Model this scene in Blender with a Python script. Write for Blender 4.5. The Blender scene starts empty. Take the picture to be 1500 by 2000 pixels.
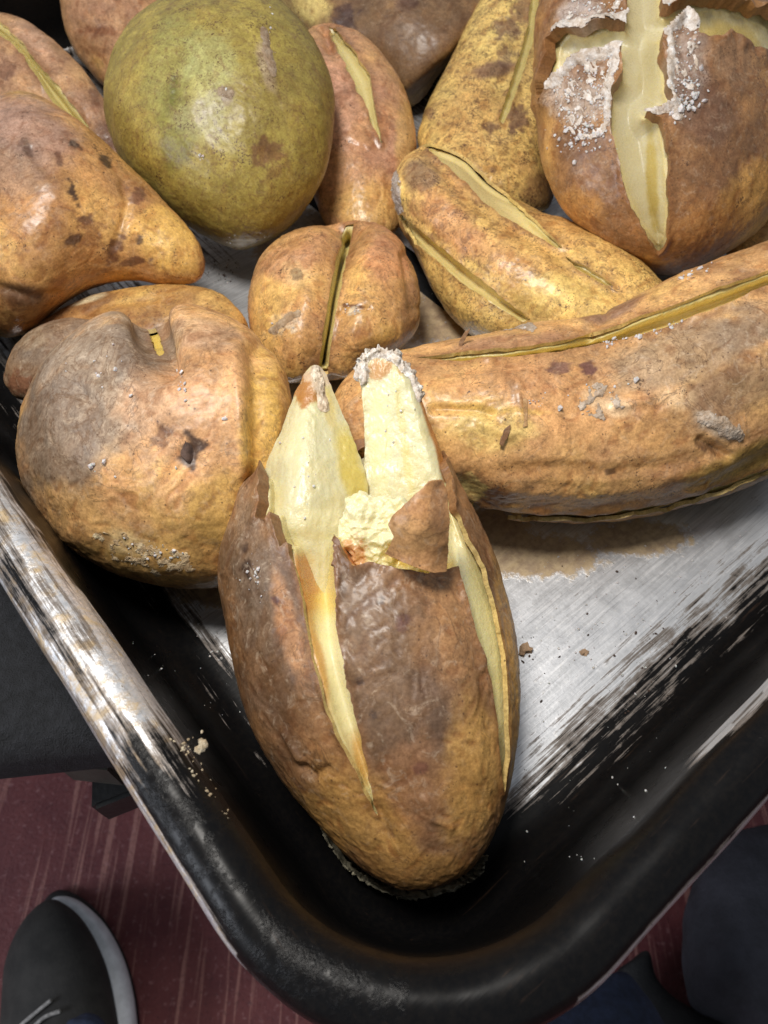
import bpy, bmesh, math, random
import numpy as np
from mathutils import Vector

random.seed(7); RNG = np.random.default_rng(7)
SC = bpy.context.scene
COL = SC.collection

# ------------------------------------------------------------------ camera
H = 0.22                       # lens height above the pan floor (m)
TH = math.radians(34.0)        # tilt from straight down
F = 1503.0                     # focal length in photograph pixels (1500 wide)
CAM = np.array([0.0, 0.0, H])
RX = np.array([1.0, 0, 0]); UP = np.array([0, math.cos(TH), math.sin(TH)]); DV = np.array([0, math.sin(TH), -math.cos(TH)])
cd = bpy.data.cameras.new('camera'); co = bpy.data.objects.new('camera', cd); COL.objects.link(co)
co.location = CAM; co.rotation_euler = (TH, 0, 0)
cd.sensor_fit = 'HORIZONTAL'; cd.sensor_width = 36; cd.lens = 36 * F / 1500
cd.clip_start = 0.01; cd.clip_end = 20
cd.dof.use_dof = True; cd.dof.focus_distance = 0.205; cd.dof.aperture_fstop = 36
SC.camera = co

# ------------------------------------------------------------------ world, lamp, exposure
wd = bpy.data.worlds.new('World'); SC.world = wd; wd.use_nodes = True
bg = wd.node_tree.nodes['Background']
bg.inputs[0].default_value = (0.86, 0.92, 1.0, 1); bg.inputs[1].default_value = 0.27
ld = bpy.data.lights.new('kitchen_lamp', 'AREA'); ld.shape = 'DISK'; ld.size = 0.15; ld.energy = 2.75
ld.color = (1.0, 0.955, 0.89)
lo = bpy.data.objects.new('kitchen_lamp', ld); COL.objects.link(lo)
lo.location = (-0.10, 0.13, 0.54)
lo.rotation_euler = (Vector((0.0, 0.12, 0.0)) - Vector(lo.location)).to_track_quat('-Z', 'Y').to_euler()
l2 = bpy.data.lights.new('room_lamp', 'AREA'); l2.shape = 'RECTANGLE'; l2.size = 0.8; l2.size_y = 0.5; l2.energy = 14; l2.color = (0.86, 0.91, 1.0)
lo2 = bpy.data.objects.new('room_lamp', l2); COL.objects.link(lo2); lo2.location = (-1.5, -0.55, 0.55)
lo2.rotation_euler = (Vector((0, 0.0, -.35)) - Vector(lo2.location)).to_track_quat('-Z', 'Y').to_euler()
SC.view_settings.view_transform = 'Standard'; SC.view_settings.look = 'None'
SC.view_settings.exposure = 0.0; SC.view_settings.gamma = 1.0
SC.render.engine = 'CYCLES'
SC.cycles.use_denoising = True
SC.cycles.max_bounces = 6; SC.cycles.glossy_bounces = 3; SC.cycles.diffuse_bounces = 3
SC.cycles.caustics_reflective = False; SC.cycles.caustics_refractive = False

# ------------------------------------------------------------------ small maths
def srgb(c):
    c = np.asarray(c, float) / 255.0
    return np.where(c <= 0.04045, c / 12.92, ((c + 0.055) / 1.055) ** 2.4)

def rays(uv):
    uv = np.atleast_2d(np.asarray(uv, float))
    x = (uv[:, 0:1] - 750) / F; y = (1000 - uv[:, 1:2]) / F
    return x * RX + y * UP + DV

def project(P):
    q = P - CAM; d = q @ DV
    return np.stack([750 + F * (q @ RX) / d, 1000 - F * (q @ UP) / d], 1)

def at_z(u, v, z):             # the point of a level plane that the photograph shows at this pixel
    r = rays((u, v))[0]
    return CAM + r * ((H - z) / -r[2])

def _hash(x, y, z):
    h = (x.astype(np.int64) * 73856093) ^ (y.astype(np.int64) * 19349663) ^ (z.astype(np.int64) * 83492791)
    h = (h & 0xffffffff).astype(np.uint64)
    h = ((h ^ (h >> np.uint64(15))) * np.uint64(2246822519)) & np.uint64(0xffffffff)
    h = ((h ^ (h >> np.uint64(13))) * np.uint64(3266489917)) & np.uint64(0xffffffff)
    h = h ^ (h >> np.uint64(16))
    return h.astype(np.float64) / 4294967295.0

def vnoise(p):
    i = np.floor(p); f = p - i; u = f * f * f * (f * (f * 6 - 15) + 10)
    x, y, z = i[:, 0], i[:, 1], i[:, 2]; out = 0
    for dx in (0, 1):
        wx = u[:, 0] if dx else 1 - u[:, 0]
        for dy in (0, 1):
            wy = u[:, 1] if dy else 1 - u[:, 1]
            for dz in (0, 1):
                wz = u[:, 2] if dz else 1 - u[:, 2]
                out = out + wx * wy * wz * _hash(x + dx, y + dy, z + dz)
    return out * 2 - 1

def fbm(p, octv=3, gain=0.5):
    s = 0; a = 1; n = 0
    for k in range(octv):
        s = s + a * vnoise(p * 2.03 ** k + 17.3 * k); n += a; a *= gain
    return s / n

def smooth(x, a, b):
    t = np.clip((x - a) / (b - a), 0, 1); return t * t * (3 - 2 * t)

def catmull(pts, n=8, closed=True):
    p = np.asarray(pts, float); m = len(p); out = []
    for i in range(m if closed else m - 1):
        if closed: a, b, c, d = p[(i - 1) % m], p[i], p[(i + 1) % m], p[(i + 2) % m]
        else: a, b, c, d = p[max(i - 1, 0)], p[i], p[i + 1], p[min(i + 2, m - 1)]
        for t in np.arange(n) / n:
            out.append(0.5 * (2 * b + (c - a) * t + (2 * a - 5 * b + 4 * c - d) * t * t + (3 * b - a - 3 * c + d) * t ** 3))
    if not closed: out.append(p[-1])
    return np.array(out)

def line_dist(q, poly, closed=False):
    poly = np.asarray(poly, float); best = np.full(len(q), 1e18)
    m = len(poly)
    for i in range(m if closed else m - 1):
        a = poly[i]; b = poly[(i + 1) % m]; ab = b - a; L = ab @ ab + 1e-12
        t = np.clip(((q - a) @ ab) / L, 0, 1)
        d = q - a - t[:, None] * ab
        best = np.minimum(best, np.einsum('ij,ij->i', d, d))
    return np.sqrt(best)

def poly_sdf(q, poly):         # negative inside
    poly = np.asarray(poly, float); m = len(poly); ins = np.zeros(len(q), bool)
    for i in range(m):
        a = poly[i]; b = poly[(i + 1) % m]
        c = (a[1] > q[:, 1]) != (b[1] > q[:, 1])
        ins ^= c & (q[:, 0] < (b[0] - a[0]) * (q[:, 1] - a[1]) / (b[1] - a[1] + 1e-12) + a[0])
    d = line_dist(q, poly, True)
    return np.where(ins, -d, d)

def normals(P, T):
    n = np.cross(P[T[:, 1]] - P[T[:, 0]], P[T[:, 2]] - P[T[:, 0]])
    N = np.zeros_like(P)
    for k in range(3):
        for c in range(3): N[:, c] += np.bincount(T[:, k], n[:, c], len(P))
    return N / (np.linalg.norm(N, axis=1, keepdims=True) + 1e-12)

# ------------------------------------------------------------------ object helpers
def empty(name, loc, label, cat, group=None):
    o = bpy.data.objects.new(name, None); COL.objects.link(o); o.location = tuple(loc); o.empty_display_size = 0.02
    tag(o, label, cat, group); return o

def tag(o, label=None, cat=None, group=None, kind=None):
    if label: o['label'] = label
    if cat: o['category'] = cat
    if group: o['group'] = group
    if kind: o['kind'] = kind
    return o

def mesh_obj(name, P, T, mat, parent=None, attrs=None, smooth_shade=True, origin=None):
    """P in world space; T triangles or quads (n,3|4). Origin goes to the parent's place or to `origin`."""
    P = np.asarray(P, float)
    o3 = np.array(parent.matrix_world.translation if parent is None else PLACE[parent.name]) if parent is not None else (np.zeros(3) if origin is None else np.asarray(origin, float))
    Q = (P - o3).astype(np.float32); T = np.asarray(T, np.int32); k = T.shape[1]
    me = bpy.data.meshes.new(name)
    me.vertices.add(len(Q)); me.vertices.foreach_set('co', Q.ravel())
    me.loops.add(T.size); me.loops.foreach_set('vertex_index', T.ravel())
    me.polygons.add(len(T)); me.polygons.foreach_set('loop_start', np.arange(0, T.size, k, dtype=np.int32))
    me.update(calc_edges=True)
    me.polygons.foreach_set('use_smooth', np.full(len(T), smooth_shade))
    for an, av in (attrs or {}).items():
        a = me.color_attributes.new(an, 'FLOAT_COLOR', 'POINT')
        c = np.ones((len(Q), 4), np.float32); c[:, :3] = av; a.data.foreach_set('color', c.ravel())
    me.materials.append(mat); me.update()
    o = bpy.data.objects.new(name, me); COL.objects.link(o)
    if parent is not None: o.parent = parent; PLACE[o.name] = np.array(o3)
    else: o.location = tuple(o3); PLACE[o.name] = np.array(o3)
    return o
PLACE = {}

# ------------------------------------------------------------------ materials
class NT:
    def __init__(s, name):
        s.m = bpy.data.materials.new(name); s.m.use_nodes = True; s.t = s.m.node_tree
        s.b = s.t.nodes['Principled BSDF']
    def n(s, typ, ins=None, **props):
        x = s.t.nodes.new(typ)
        for k, v in props.items(): setattr(x, k, v)
        for k, v in (ins or {}).items(): s.set(x, k, v)
        return x
    def set(s, x, k, v):
        i = x.inputs[k]
        if isinstance(v, bpy.types.NodeSocket): s.t.links.new(v, i)
        elif isinstance(v, bpy.types.Node): s.t.links.new(v.outputs[0], i)
        else:
            if hasattr(i.default_value, '__len__') and len(i.default_value) == 4 and len(v) == 3: v = (*v, 1)
            i.default_value = v
    def math(s, op, a, b=0.5, c=0.5, clamp=False):
        return s.n('ShaderNodeMath', {0: a, 1: b, 2: c}, operation=op, use_clamp=clamp).outputs[0]
    def mix(s, f, a, b, blend='MIX'):
        x = s.n('ShaderNodeMix', data_type='RGBA', blend_type=blend)
        s.set(x, 0, f); s.set(x, 6, a); s.set(x, 7, b); return x.outputs[2]
    def ramp(s, f, a, b, lo=0.0, hi=1.0, smoothst=True):
        return s.n('ShaderNodeMapRange', {0: f, 1: a, 2: b, 3: lo, 4: hi}, interpolation_type='SMOOTHSTEP' if smoothst else 'LINEAR').outputs[0]
    def noise(s, vec, scale, detail=3, rough=0.55, dist=0.0):
        return s.n('ShaderNodeTexNoise', {'Vector': vec, 'Scale': scale, 'Detail': detail, 'Roughness': rough, 'Distortion': dist}).outputs[0]
    def attr(s, name): return s.n('ShaderNodeAttribute', attribute_name=name)
    def obj(s): return s.n('ShaderNodeTexCoord').outputs['Object']
    def scalev(s, v, sc): return s.n('ShaderNodeMapping', {'Vector': v, 'Scale': sc}).outputs[0]
    def bump(s, h, strength, dist, normal=None):
        x = s.n('ShaderNodeBump', {'Height': h, 'Strength': strength, 'Distance': dist})
        if normal is not None: s.set(x, 'Normal', normal)
        return x.outputs[0]

def mat_skin():
    m = NT('baked_potato_skin'); v = m.obj(); col = m.attr('Col'); mk = m.n('ShaderNodeSeparateColor', {0: m.attr('Msk').outputs[0]})
    speck, dry, wet = mk.outputs[0], mk.outputs[1], mk.outputs[2]
    a = m.noise(v, 95, 7, 0.62, 0.4); b = m.noise(v, 420, 5, 0.6); c = m.noise(v, 210, 6, 0.65, 1.6)
    base = m.mix(1.0, col.outputs[0], m.n('ShaderNodeCombineColor', {0: m.ramp(a, .28, .72, .90, 1.20), 1: m.ramp(a, .28, .72, .88, 1.26), 2: m.ramp(a, .28, .72, .88, 1.32)}), 'MULTIPLY')
    base = m.mix(m.ramp(b, .50, .68, 0, .55), base, m.mix(.5, base, (.10, .045, .018)))
    # paler dry film in the folds
    base = m.mix(m.math('MULTIPLY', m.ramp(c, .52, .70), m.math('MULTIPLY_ADD', dry, .38, .05)), base, (.46, .34, .25))
    # lenticels and scurf
    sp = m.n('ShaderNodeTexVoronoi', {'Vector': m.mix(.02, v, m.n('ShaderNodeTexNoise', {'Vector': v, 'Scale': 300}).outputs[1]), 'Scale': 420})
    gate = m.noise(v, 120, 4, .6)
    thr = m.math('MULTIPLY', m.ramp(m.math('ADD', gate, m.math('MULTIPLY', speck, .5)), .54, .88), .44)
    spk = m.ramp(m.math('SUBTRACT', thr, sp.outputs[0]), -.04, .10)
    base = m.mix(m.math('MULTIPLY', spk, .85), base, (.065, .026, .014))
    sc = m.noise(v, 330, 8, .72, 1.0)
    scurf = m.math('MULTIPLY', m.ramp(m.math('MULTIPLY_ADD', speck, .14, sc), .57, .65), m.ramp(speck, .08, .6))
    base = m.mix(m.math('MULTIPLY', scurf, .85), base, (.105, .038, .018))
    sm = m.ramp(m.noise(v, 105, 8, .72, .6), .585, .635)
    base = m.mix(m.math('MULTIPLY', sm, m.math('MULTIPLY_ADD', speck, .7, .18)), base, (.15, .062, .026))
    # thin layers of peeling skin: crisp steps with a darker lip
    pn = m.noise(v, 62, 6, .58, 1.1); pl = m.ramp(pn, .535, .548); lipd = m.math('MULTIPLY', m.ramp(pn, .517, .533), m.math('SUBTRACT', 1, pl))
    base = m.mix(m.math('MULTIPLY', pl, .22), base, m.mix(1.0, base, (1.35, 1.22, 1.05), 'MULTIPLY'))
    base = m.mix(m.math('MULTIPLY', lipd, m.math('MULTIPLY_ADD', dry, .5, .12)), base, (.12, .052, .022))
    wl = m.noise(v, 150, 3, .5, 2.2); hair = m.math('MULTIPLY', m.ramp(m.math('ABSOLUTE', m.math('SUBTRACT', wl, .5)), 0, .012, 1, 0), m.ramp(m.noise(v, 48, 2), .52, .62))
    base = m.mix(m.math('MULTIPLY', hair, .45), base, (.10, .045, .02))
    fn = m.noise(v, 1300, 4, .7)
    base = m.mix(1.0, base, m.n('ShaderNodeCombineColor', {0: m.ramp(fn, .3, .7, .80, 1.2), 1: m.ramp(fn, .3, .7, .76, 1.24), 2: m.ramp(fn, .3, .7, .74, 1.26)}), 'MULTIPLY')
    vd = m.n('ShaderNodeTexVoronoi', {'Vector': v, 'Scale': 620}); rnd = m.n('ShaderNodeSeparateColor', {0: vd.outputs[1]}).outputs[0]
    dots = m.math('MULTIPLY', m.ramp(vd.outputs[0], .10, .24, 1, 0), m.ramp(m.math('MULTIPLY_ADD', speck, .35, rnd), .84, .92))
    base = m.mix(m.math('MULTIPLY', dots, .75), base, (.07, .028, .014))
    base = m.n('ShaderNodeHueSaturation', {'Hue': .512, 'Saturation': .93, 'Value': 1.32, 'Color': base}).outputs[0]
    m.set(m.b, 'Base Color', base)
    rg = m.math('ADD', m.ramp(a, .3, .7, .34, .50), m.math('MULTIPLY', dry, .16))
    m.set(m.b, 'Roughness', m.math('SUBTRACT', rg, m.math('MULTIPLY', wet, .18)))
    m.set(m.b, 'Specular IOR Level', 0.40)
    w1 = m.noise(v, 260, 5, .55, .8); w2 = m.noise(v, 900, 3, .6); vz = m.n('ShaderNodeTexVoronoi', {'Vector': v, 'Scale': 330}, feature='SMOOTH_F1').outputs[0]
    h = m.math('ADD', m.math('MULTIPLY', w1, 1.0), m.math('MULTIPLY', w2, .34))
    h = m.math('ADD', h, m.math('MULTIPLY', m.math('MULTIPLY', vz, m.math('MULTIPLY_ADD', dry, .5, .03)), .8))
    h = m.math('ADD', h, m.math('MULTIPLY', spk, .15))
    h = m.math('ADD', h, m.math('MULTIPLY', pl, .22)); h = m.math('SUBTRACT', h, m.math('MULTIPLY', hair, .35))
    m.set(m.b, 'Coat Weight', m.math('MULTIPLY_ADD', wet, .5, .08)); m.set(m.b, 'Coat Roughness', .26)
    m.set(m.b, 'Normal', m.bump(h, .20, .0007))
    return m.m

def mat_flesh():
    m = NT('baked_potato_flesh'); v = m.obj(); col = m.attr('Col')
    a = m.noise(v, 160, 5, .6, .3); b = m.noise(v, 1100, 3, .6); w = m.noise(m.scalev(v, (1, 1, 1)), 520, 4, .6)
    base = m.mix(m.ramp(a, .38, .72, 0, .35), col.outputs[0], m.mix(1.0, col.outputs[0], (.95, .90, .74), 'MULTIPLY'))
    m.set(m.b, 'Base Color', base); m.set(m.b, 'Roughness', m.ramp(b, .35, .65, .22, .45)); m.set(m.b, 'Specular IOR Level', .5)
    m.set(m.b, 'Coat Weight', .25); m.set(m.b, 'Coat Roughness', .22); m.set(m.b, 'Subsurface Weight', .30); m.set(m.b, 'Subsurface Radius', (1.0, .75, .28)); m.set(m.b, 'Subsurface Scale', .004)
    m.set(m.b, 'Normal', m.bump(m.math('ADD', m.math('MULTIPLY', b, .7), m.math('ADD', m.math('MULTIPLY', w, .45), m.math('MULTIPLY', m.noise(v, 2600, 2, .6), .3))), .5, .0006))
    return m.m

def mat_salt():
    m = NT('salt_crystal'); m.set(m.b, 'Base Color', (.60, .58, .57)); m.set(m.b, 'Roughness', .35)
    m.set(m.b, 'Subsurface Weight', .2); m.set(m.b, 'Subsurface Scale', .001); return m.m

def mat_crust():
    m = NT('salted_starch_crust'); v = m.obj(); a = m.noise(v, 350, 6, .7); col = m.attr('Col')
    m.set(m.b, 'Base Color', m.mix(m.ramp(a, .35, .7), m.mix(1.0, col.outputs[0], (.62, .52, .42), 'MULTIPLY'), col.outputs[0]))
    m.set(m.b, 'Roughness', .7); m.set(m.b, 'Normal', m.bump(m.noise(v, 800, 4, .7), .8, .001)); return m.m

def mat_pan():
    m = NT('scorched_aluminium'); v = m.obj(); g = m.n('ShaderNodeSeparateColor', {0: m.attr('Msk').outputs[0]})
    grime, res, along = g.outputs[0], g.outputs[1], g.outputs[2]
    sx = m.noise(m.scalev(v, (32, 620, 620)), 1.0, 7, .66); sy = m.noise(m.scalev(v, (620, 32, 620)), 1.0, 7, .68)
    st = m.math('ADD', m.math('MULTIPLY', sx, m.math('SUBTRACT', 1, along)), m.math('MULTIPLY', sy, along))
    bl = m.noise(v, 130, 8, .72, .5); fine = m.noise(v, 700, 6, .7)
    mixn = m.math('ADD', m.math('MULTIPLY', st, .75), m.math('MULTIPLY', bl, .25))
    f = m.ramp(m.math('ADD', grime, m.math('MULTIPLY_ADD', mixn, 2.5, -1.25)), .34, .72)
    tiny = m.ramp(m.math('MULTIPLY_ADD', grime, .10, fine), .70, .74)
    f = m.math('MAXIMUM', f, tiny)
    # bare metal: brushed, scratched
    scr = m.noise(m.scalev(v, (700, 40, 700)), 1.0, 3, .5); scr2 = m.noise(m.n('ShaderNodeMapping', {'Vector': v, 'Rotation': (0, 0, .9), 'Scale': (60, 1100, 800)}).outputs[0], 1.0, 3, .5)
    spots = m.n('ShaderNodeTexVoronoi', {'Vector': v, 'Scale': 260}).outputs[0]
    metal = m.mix(m.ramp(sx, .35, .65), (.70, .71, .73), (.88, .89, .92))
    metal = m.mix(m.ramp(scr2, .58, .66, 0, .8), metal, (.97, .97, .99))
    scr3 = m.noise(m.n('ShaderNodeMapping', {'Vector': v, 'Rotation': (0, 0, -.5), 'Scale': (45, 1500, 800)}).outputs[0], 1.0, 2, .5)
    metal = m.mix(m.ramp(scr3, .60, .66, 0, .7), metal, (.97, .97, .99))
    metal = m.mix(m.ramp(scr3, .40, .34, 0, .35), metal, (.40, .40, .41))
    metal = m.mix(m.ramp(fine, .58, .72, 0, .35), metal, (.35, .32, .28))
    metal = m.mix(m.ramp(spots, .0, .16, .8, 0), metal, (.93, .92, .9))
    # amber residue baked on the floor
    rn = m.noise(v, 240, 6, .7)
    rf = m.ramp(m.math('ADD', res, m.math('MULTIPLY_ADD', rn, 2.0, -1.0)), .25, .75)
    metal2 = m.mix(m.math('MULTIPLY', rf, .85), metal, m.mix(m.ramp(rn, .35, .65), (.27, .15, .045), (.52, .36, .16)))
    soot = m.mix(m.ramp(fine, .35, .75), (.004, .004, .0045), (.008, .007, .0065))
    soot = m.mix(m.ramp(st, .60, .78, 0, .65), soot, (.085, .05, .032))
    bf = m.math('MULTIPLY', m.math('MULTIPLY', f, m.math('SUBTRACT', 1, f)), 2.4, clamp=True)
    m.set(m.b, 'Base Color', m.mix(bf, m.mix(f, metal2, soot), (.17, .115, .07)))
    nm = m.math('MULTIPLY', m.math('SUBTRACT', 1, f), m.math('SUBTRACT', 1, m.math('MULTIPLY', rf, .9)))
    m.set(m.b, 'Metallic', m.math('MULTIPLY', nm, .72))
    m.set(m.b, 'Roughness', m.math('ADD', m.math('MULTIPLY', f, m.ramp(bl, .3, .7, -.10, -.14)), m.ramp(bl, .3, .7, .36, .50)))
    m.set(m.b, 'Specular IOR Level', m.math('MULTIPLY_ADD', f, -.34, .5))
    h = m.math('ADD', m.math('MULTIPLY', f, .35), m.math('ADD', m.math('MULTIPLY', m.math('MULTIPLY', fine, m.math('SUBTRACT', 1, m.math('MULTIPLY', f, .95))), .25), m.math('MULTIPLY', scr2, .10)))
    h = m.math('ADD', h, m.math('MULTIPLY', rf, .4))
    m.set(m.b, 'Normal', m.bump(h, .45, .0006))
    return m.m

def mat_plain(name, col, rough=.6, var=.25, scale=60, bump=.3, bdist=.001, metallic=0):
    m = NT(name); v = m.obj(); a = m.noise(v, scale, 6, .65); b = m.noise(v, scale * 7, 4, .6)
    c = np.array(col)
    m.set(m.b, 'Base Color', m.mix(m.ramp(a, .3, .7), tuple(c * (1 - var)), tuple(np.minimum(c * (1 + var), 1))))
    m.set(m.b, 'Roughness', rough); m.set(m.b, 'Metallic', metallic)
    m.set(m.b, 'Normal', m.bump(m.math('ADD', a, m.math('MULTIPLY', b, .6)), bump, bdist)); return m.m

def mat_floor():
    m = NT('red_painted_floor'); v = m.obj()
    st = m.noise(m.scalev(v, (150, 4, 1)), 1.0, 5, .62); a = m.noise(v, 22, 6, .65); f = m.noise(v, 330, 4, .7); sp = m.noise(v, 210, 3, .6)
    c = m.mix(m.ramp(a, .3, .7), (.12, .022, .026), (.18, .042, .042))
    c = m.mix(m.ramp(st, .54, .62, 0, .75), c, (.40, .18, .15))
    c = m.mix(m.ramp(sp, .56, .72, 0, .45), c, (.40, .20, .20))
    c = m.mix(m.ramp(f, .3, .5, .5, 0), c, (.05, .012, .016))
    m.set(m.b, 'Base Color', c); m.set(m.b, 'Roughness', .62)
    m.set(m.b, 'Normal', m.bump(m.math('ADD', f, m.math('MULTIPLY', st, .6)), .5, .002)); return m.m

M_SKIN, M_FLESH, M_SALT, M_CRUST, M_PAN = mat_skin(), mat_flesh(), mat_salt(), mat_crust(), mat_pan()
M_FLOOR = mat_floor()
M_DOOR = mat_plain('speckled_black_enamel', (.012, .0125, .015), .8, .5, 260, .9, .002)
M_BRACKET = mat_plain('dark_hinge_steel', (.022, .022, .022), .45, .3, 80)
M_UPPER = mat_plain('black_canvas', (.022, .020, .018), .8, .35, 70, .4, .001)
M_MID = mat_plain('pale_rubber', (.74, .76, .80), .6, .12, 120, .3, .001)
M_SOLE = mat_plain('black_rubber', (.008, .008, .009), .6, .3, 120, .5, .002)
M_LACE = mat_plain('white_lace', (.30, .29, .28), .8, .4, 400)
M_DENIM = mat_plain('navy_denim', (.014, .022, .050), .85, .3, 260, .5, .001)
M_BAG = mat_plain('dark_grey_cloth', (.030, .030, .040), .85, .3, 40, .5, .003)
M_SCAB = mat_plain('charred_scab', (.085, .050, .036), .7, .5, 500, .8, .001)
M_SCALE = mat_plain('dry_grease_crust', (.42, .38, .27), .65, .6, 300, .8, .001)

# ------------------------------------------------------------------ pan frame in the place
ZR = 0.070                                    # lip height
aL = math.radians(39.5)
DIRY = np.array([-math.sin(aL), math.cos(aL), 0.0])      # along the left side
DIRX = np.array([math.cos(aL), math.sin(aL), 0.0])       # along the right side
pl = at_z(190, 1450, ZR - .004)[:2]; pr = at_z(1400, 1675, ZR - .004)[:2]
A_ = np.array([DIRY[:2], -DIRX[:2]]).T
sol = np.linalg.solve(A_, pr - pl)
PC = np.array([*(pl + DIRY[:2] * sol[0]), 0.0])          # where the two outer lip lines cross
def pan_local(P): q = P - PC; return np.stack([q @ DIRX, q @ DIRY, q[:, 2]], 1)
def pan_world(L): return PC + L[:, 0:1] * DIRX + L[:, 1:2] * DIRY + L[:, 2:3] * np.array([0, 0, 1.0])
LX, LY, RO = 0.40, 0.52, 0.050

def build_floor_and_door():
    zf = -0.45
    s = 3.0
    fl = mesh_obj('floor', [(-s, -s, zf), (s, -s, zf), (s, s, zf), (-s, s, zf)], [(0, 1, 2, 3)], M_FLOOR, smooth_shade=False, origin=(0, 0, zf))
    tag(fl, 'dark red painted floor with pale worn streaks', None, None, 'structure')
    # oven door lying open under the pan
    e0, e1 = at_z(-300, 1500, -.003), at_z(200, 1448, -.003)
    d = (e1 - e0); d /= np.linalg.norm(d); b = np.array([-d[1], d[0], 0])
    o = empty('oven_door', e0, 'speckled black oven door lying open beneath the roasting pan', 'oven door')
    PLACE[o.name] = np.array(e0)
    prof = []
    r = .012; th = .030
    for k in range(7):
        an = math.pi / 2 * k / 6; prof.append((r - r * math.sin(an), -r + r * math.cos(an)))
    prof = [(.62, 0)] + prof
    for k in range(5):
        an = math.pi / 2 * k / 4; prof.append((.006 - .006 * math.cos(an), -th + .006 - .006 * math.sin(an)))
    prof += [(.62, -th)]
    V = []; n = len(prof); L0, L1 = -.25, .62
    for L in (L0, L1):
        for (q, z) in prof: V.append(e0 + d * L + b * q + np.array([0, 0, z]))
    T = [(i, i + 1, n + i + 1, n + i) for i in range(n - 1)]
    p = mesh_obj('door_panel', V, T, M_DOOR, o, smooth_shade=True)
    # little brackets under the edge
    def boxpx(name, quad, z0, z1, m):
        top = [at_z(u, v, z1) for u, v in quad]; bot = [q + np.array([0, 0, z0 - z1]) for q in top]
        bm = bmesh.new(); vs = [bm.verts.new(tuple(q - e0)) for q in top + bot]
        bm.faces.new(vs[:4]); bm.faces.new(vs[7:3:-1])
        for i in range(4): bm.faces.new((vs[i], vs[4 + i], vs[4 + (i + 1) % 4], vs[(i + 1) % 4]))
        bmesh.ops.recalc_face_normals(bm, faces=bm.faces)
        bmesh.ops.bevel(bm, geom=list(bm.edges), offset=.0015, segments=2, affect='EDGES')
        me = bpy.data.meshes.new(name); bm.to_mesh(me); bm.free(); me.materials.append(m)
        ob = bpy.data.objects.new(name, me); COL.objects.link(ob); ob.parent = o; return ob
    boxpx('hinge_arm', [(95, 1420), (95, 1490), (215, 1503), (230, 1420)], -.062, -.040, mat_plain('olive_steel', (.045, .045, .036), .5, .3, 90))
    boxpx('hinge_bracket', [(180, 1430), (176, 1582), (262, 1548), (290, 1430)], -.085, -.066, M_BRACKET)

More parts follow.
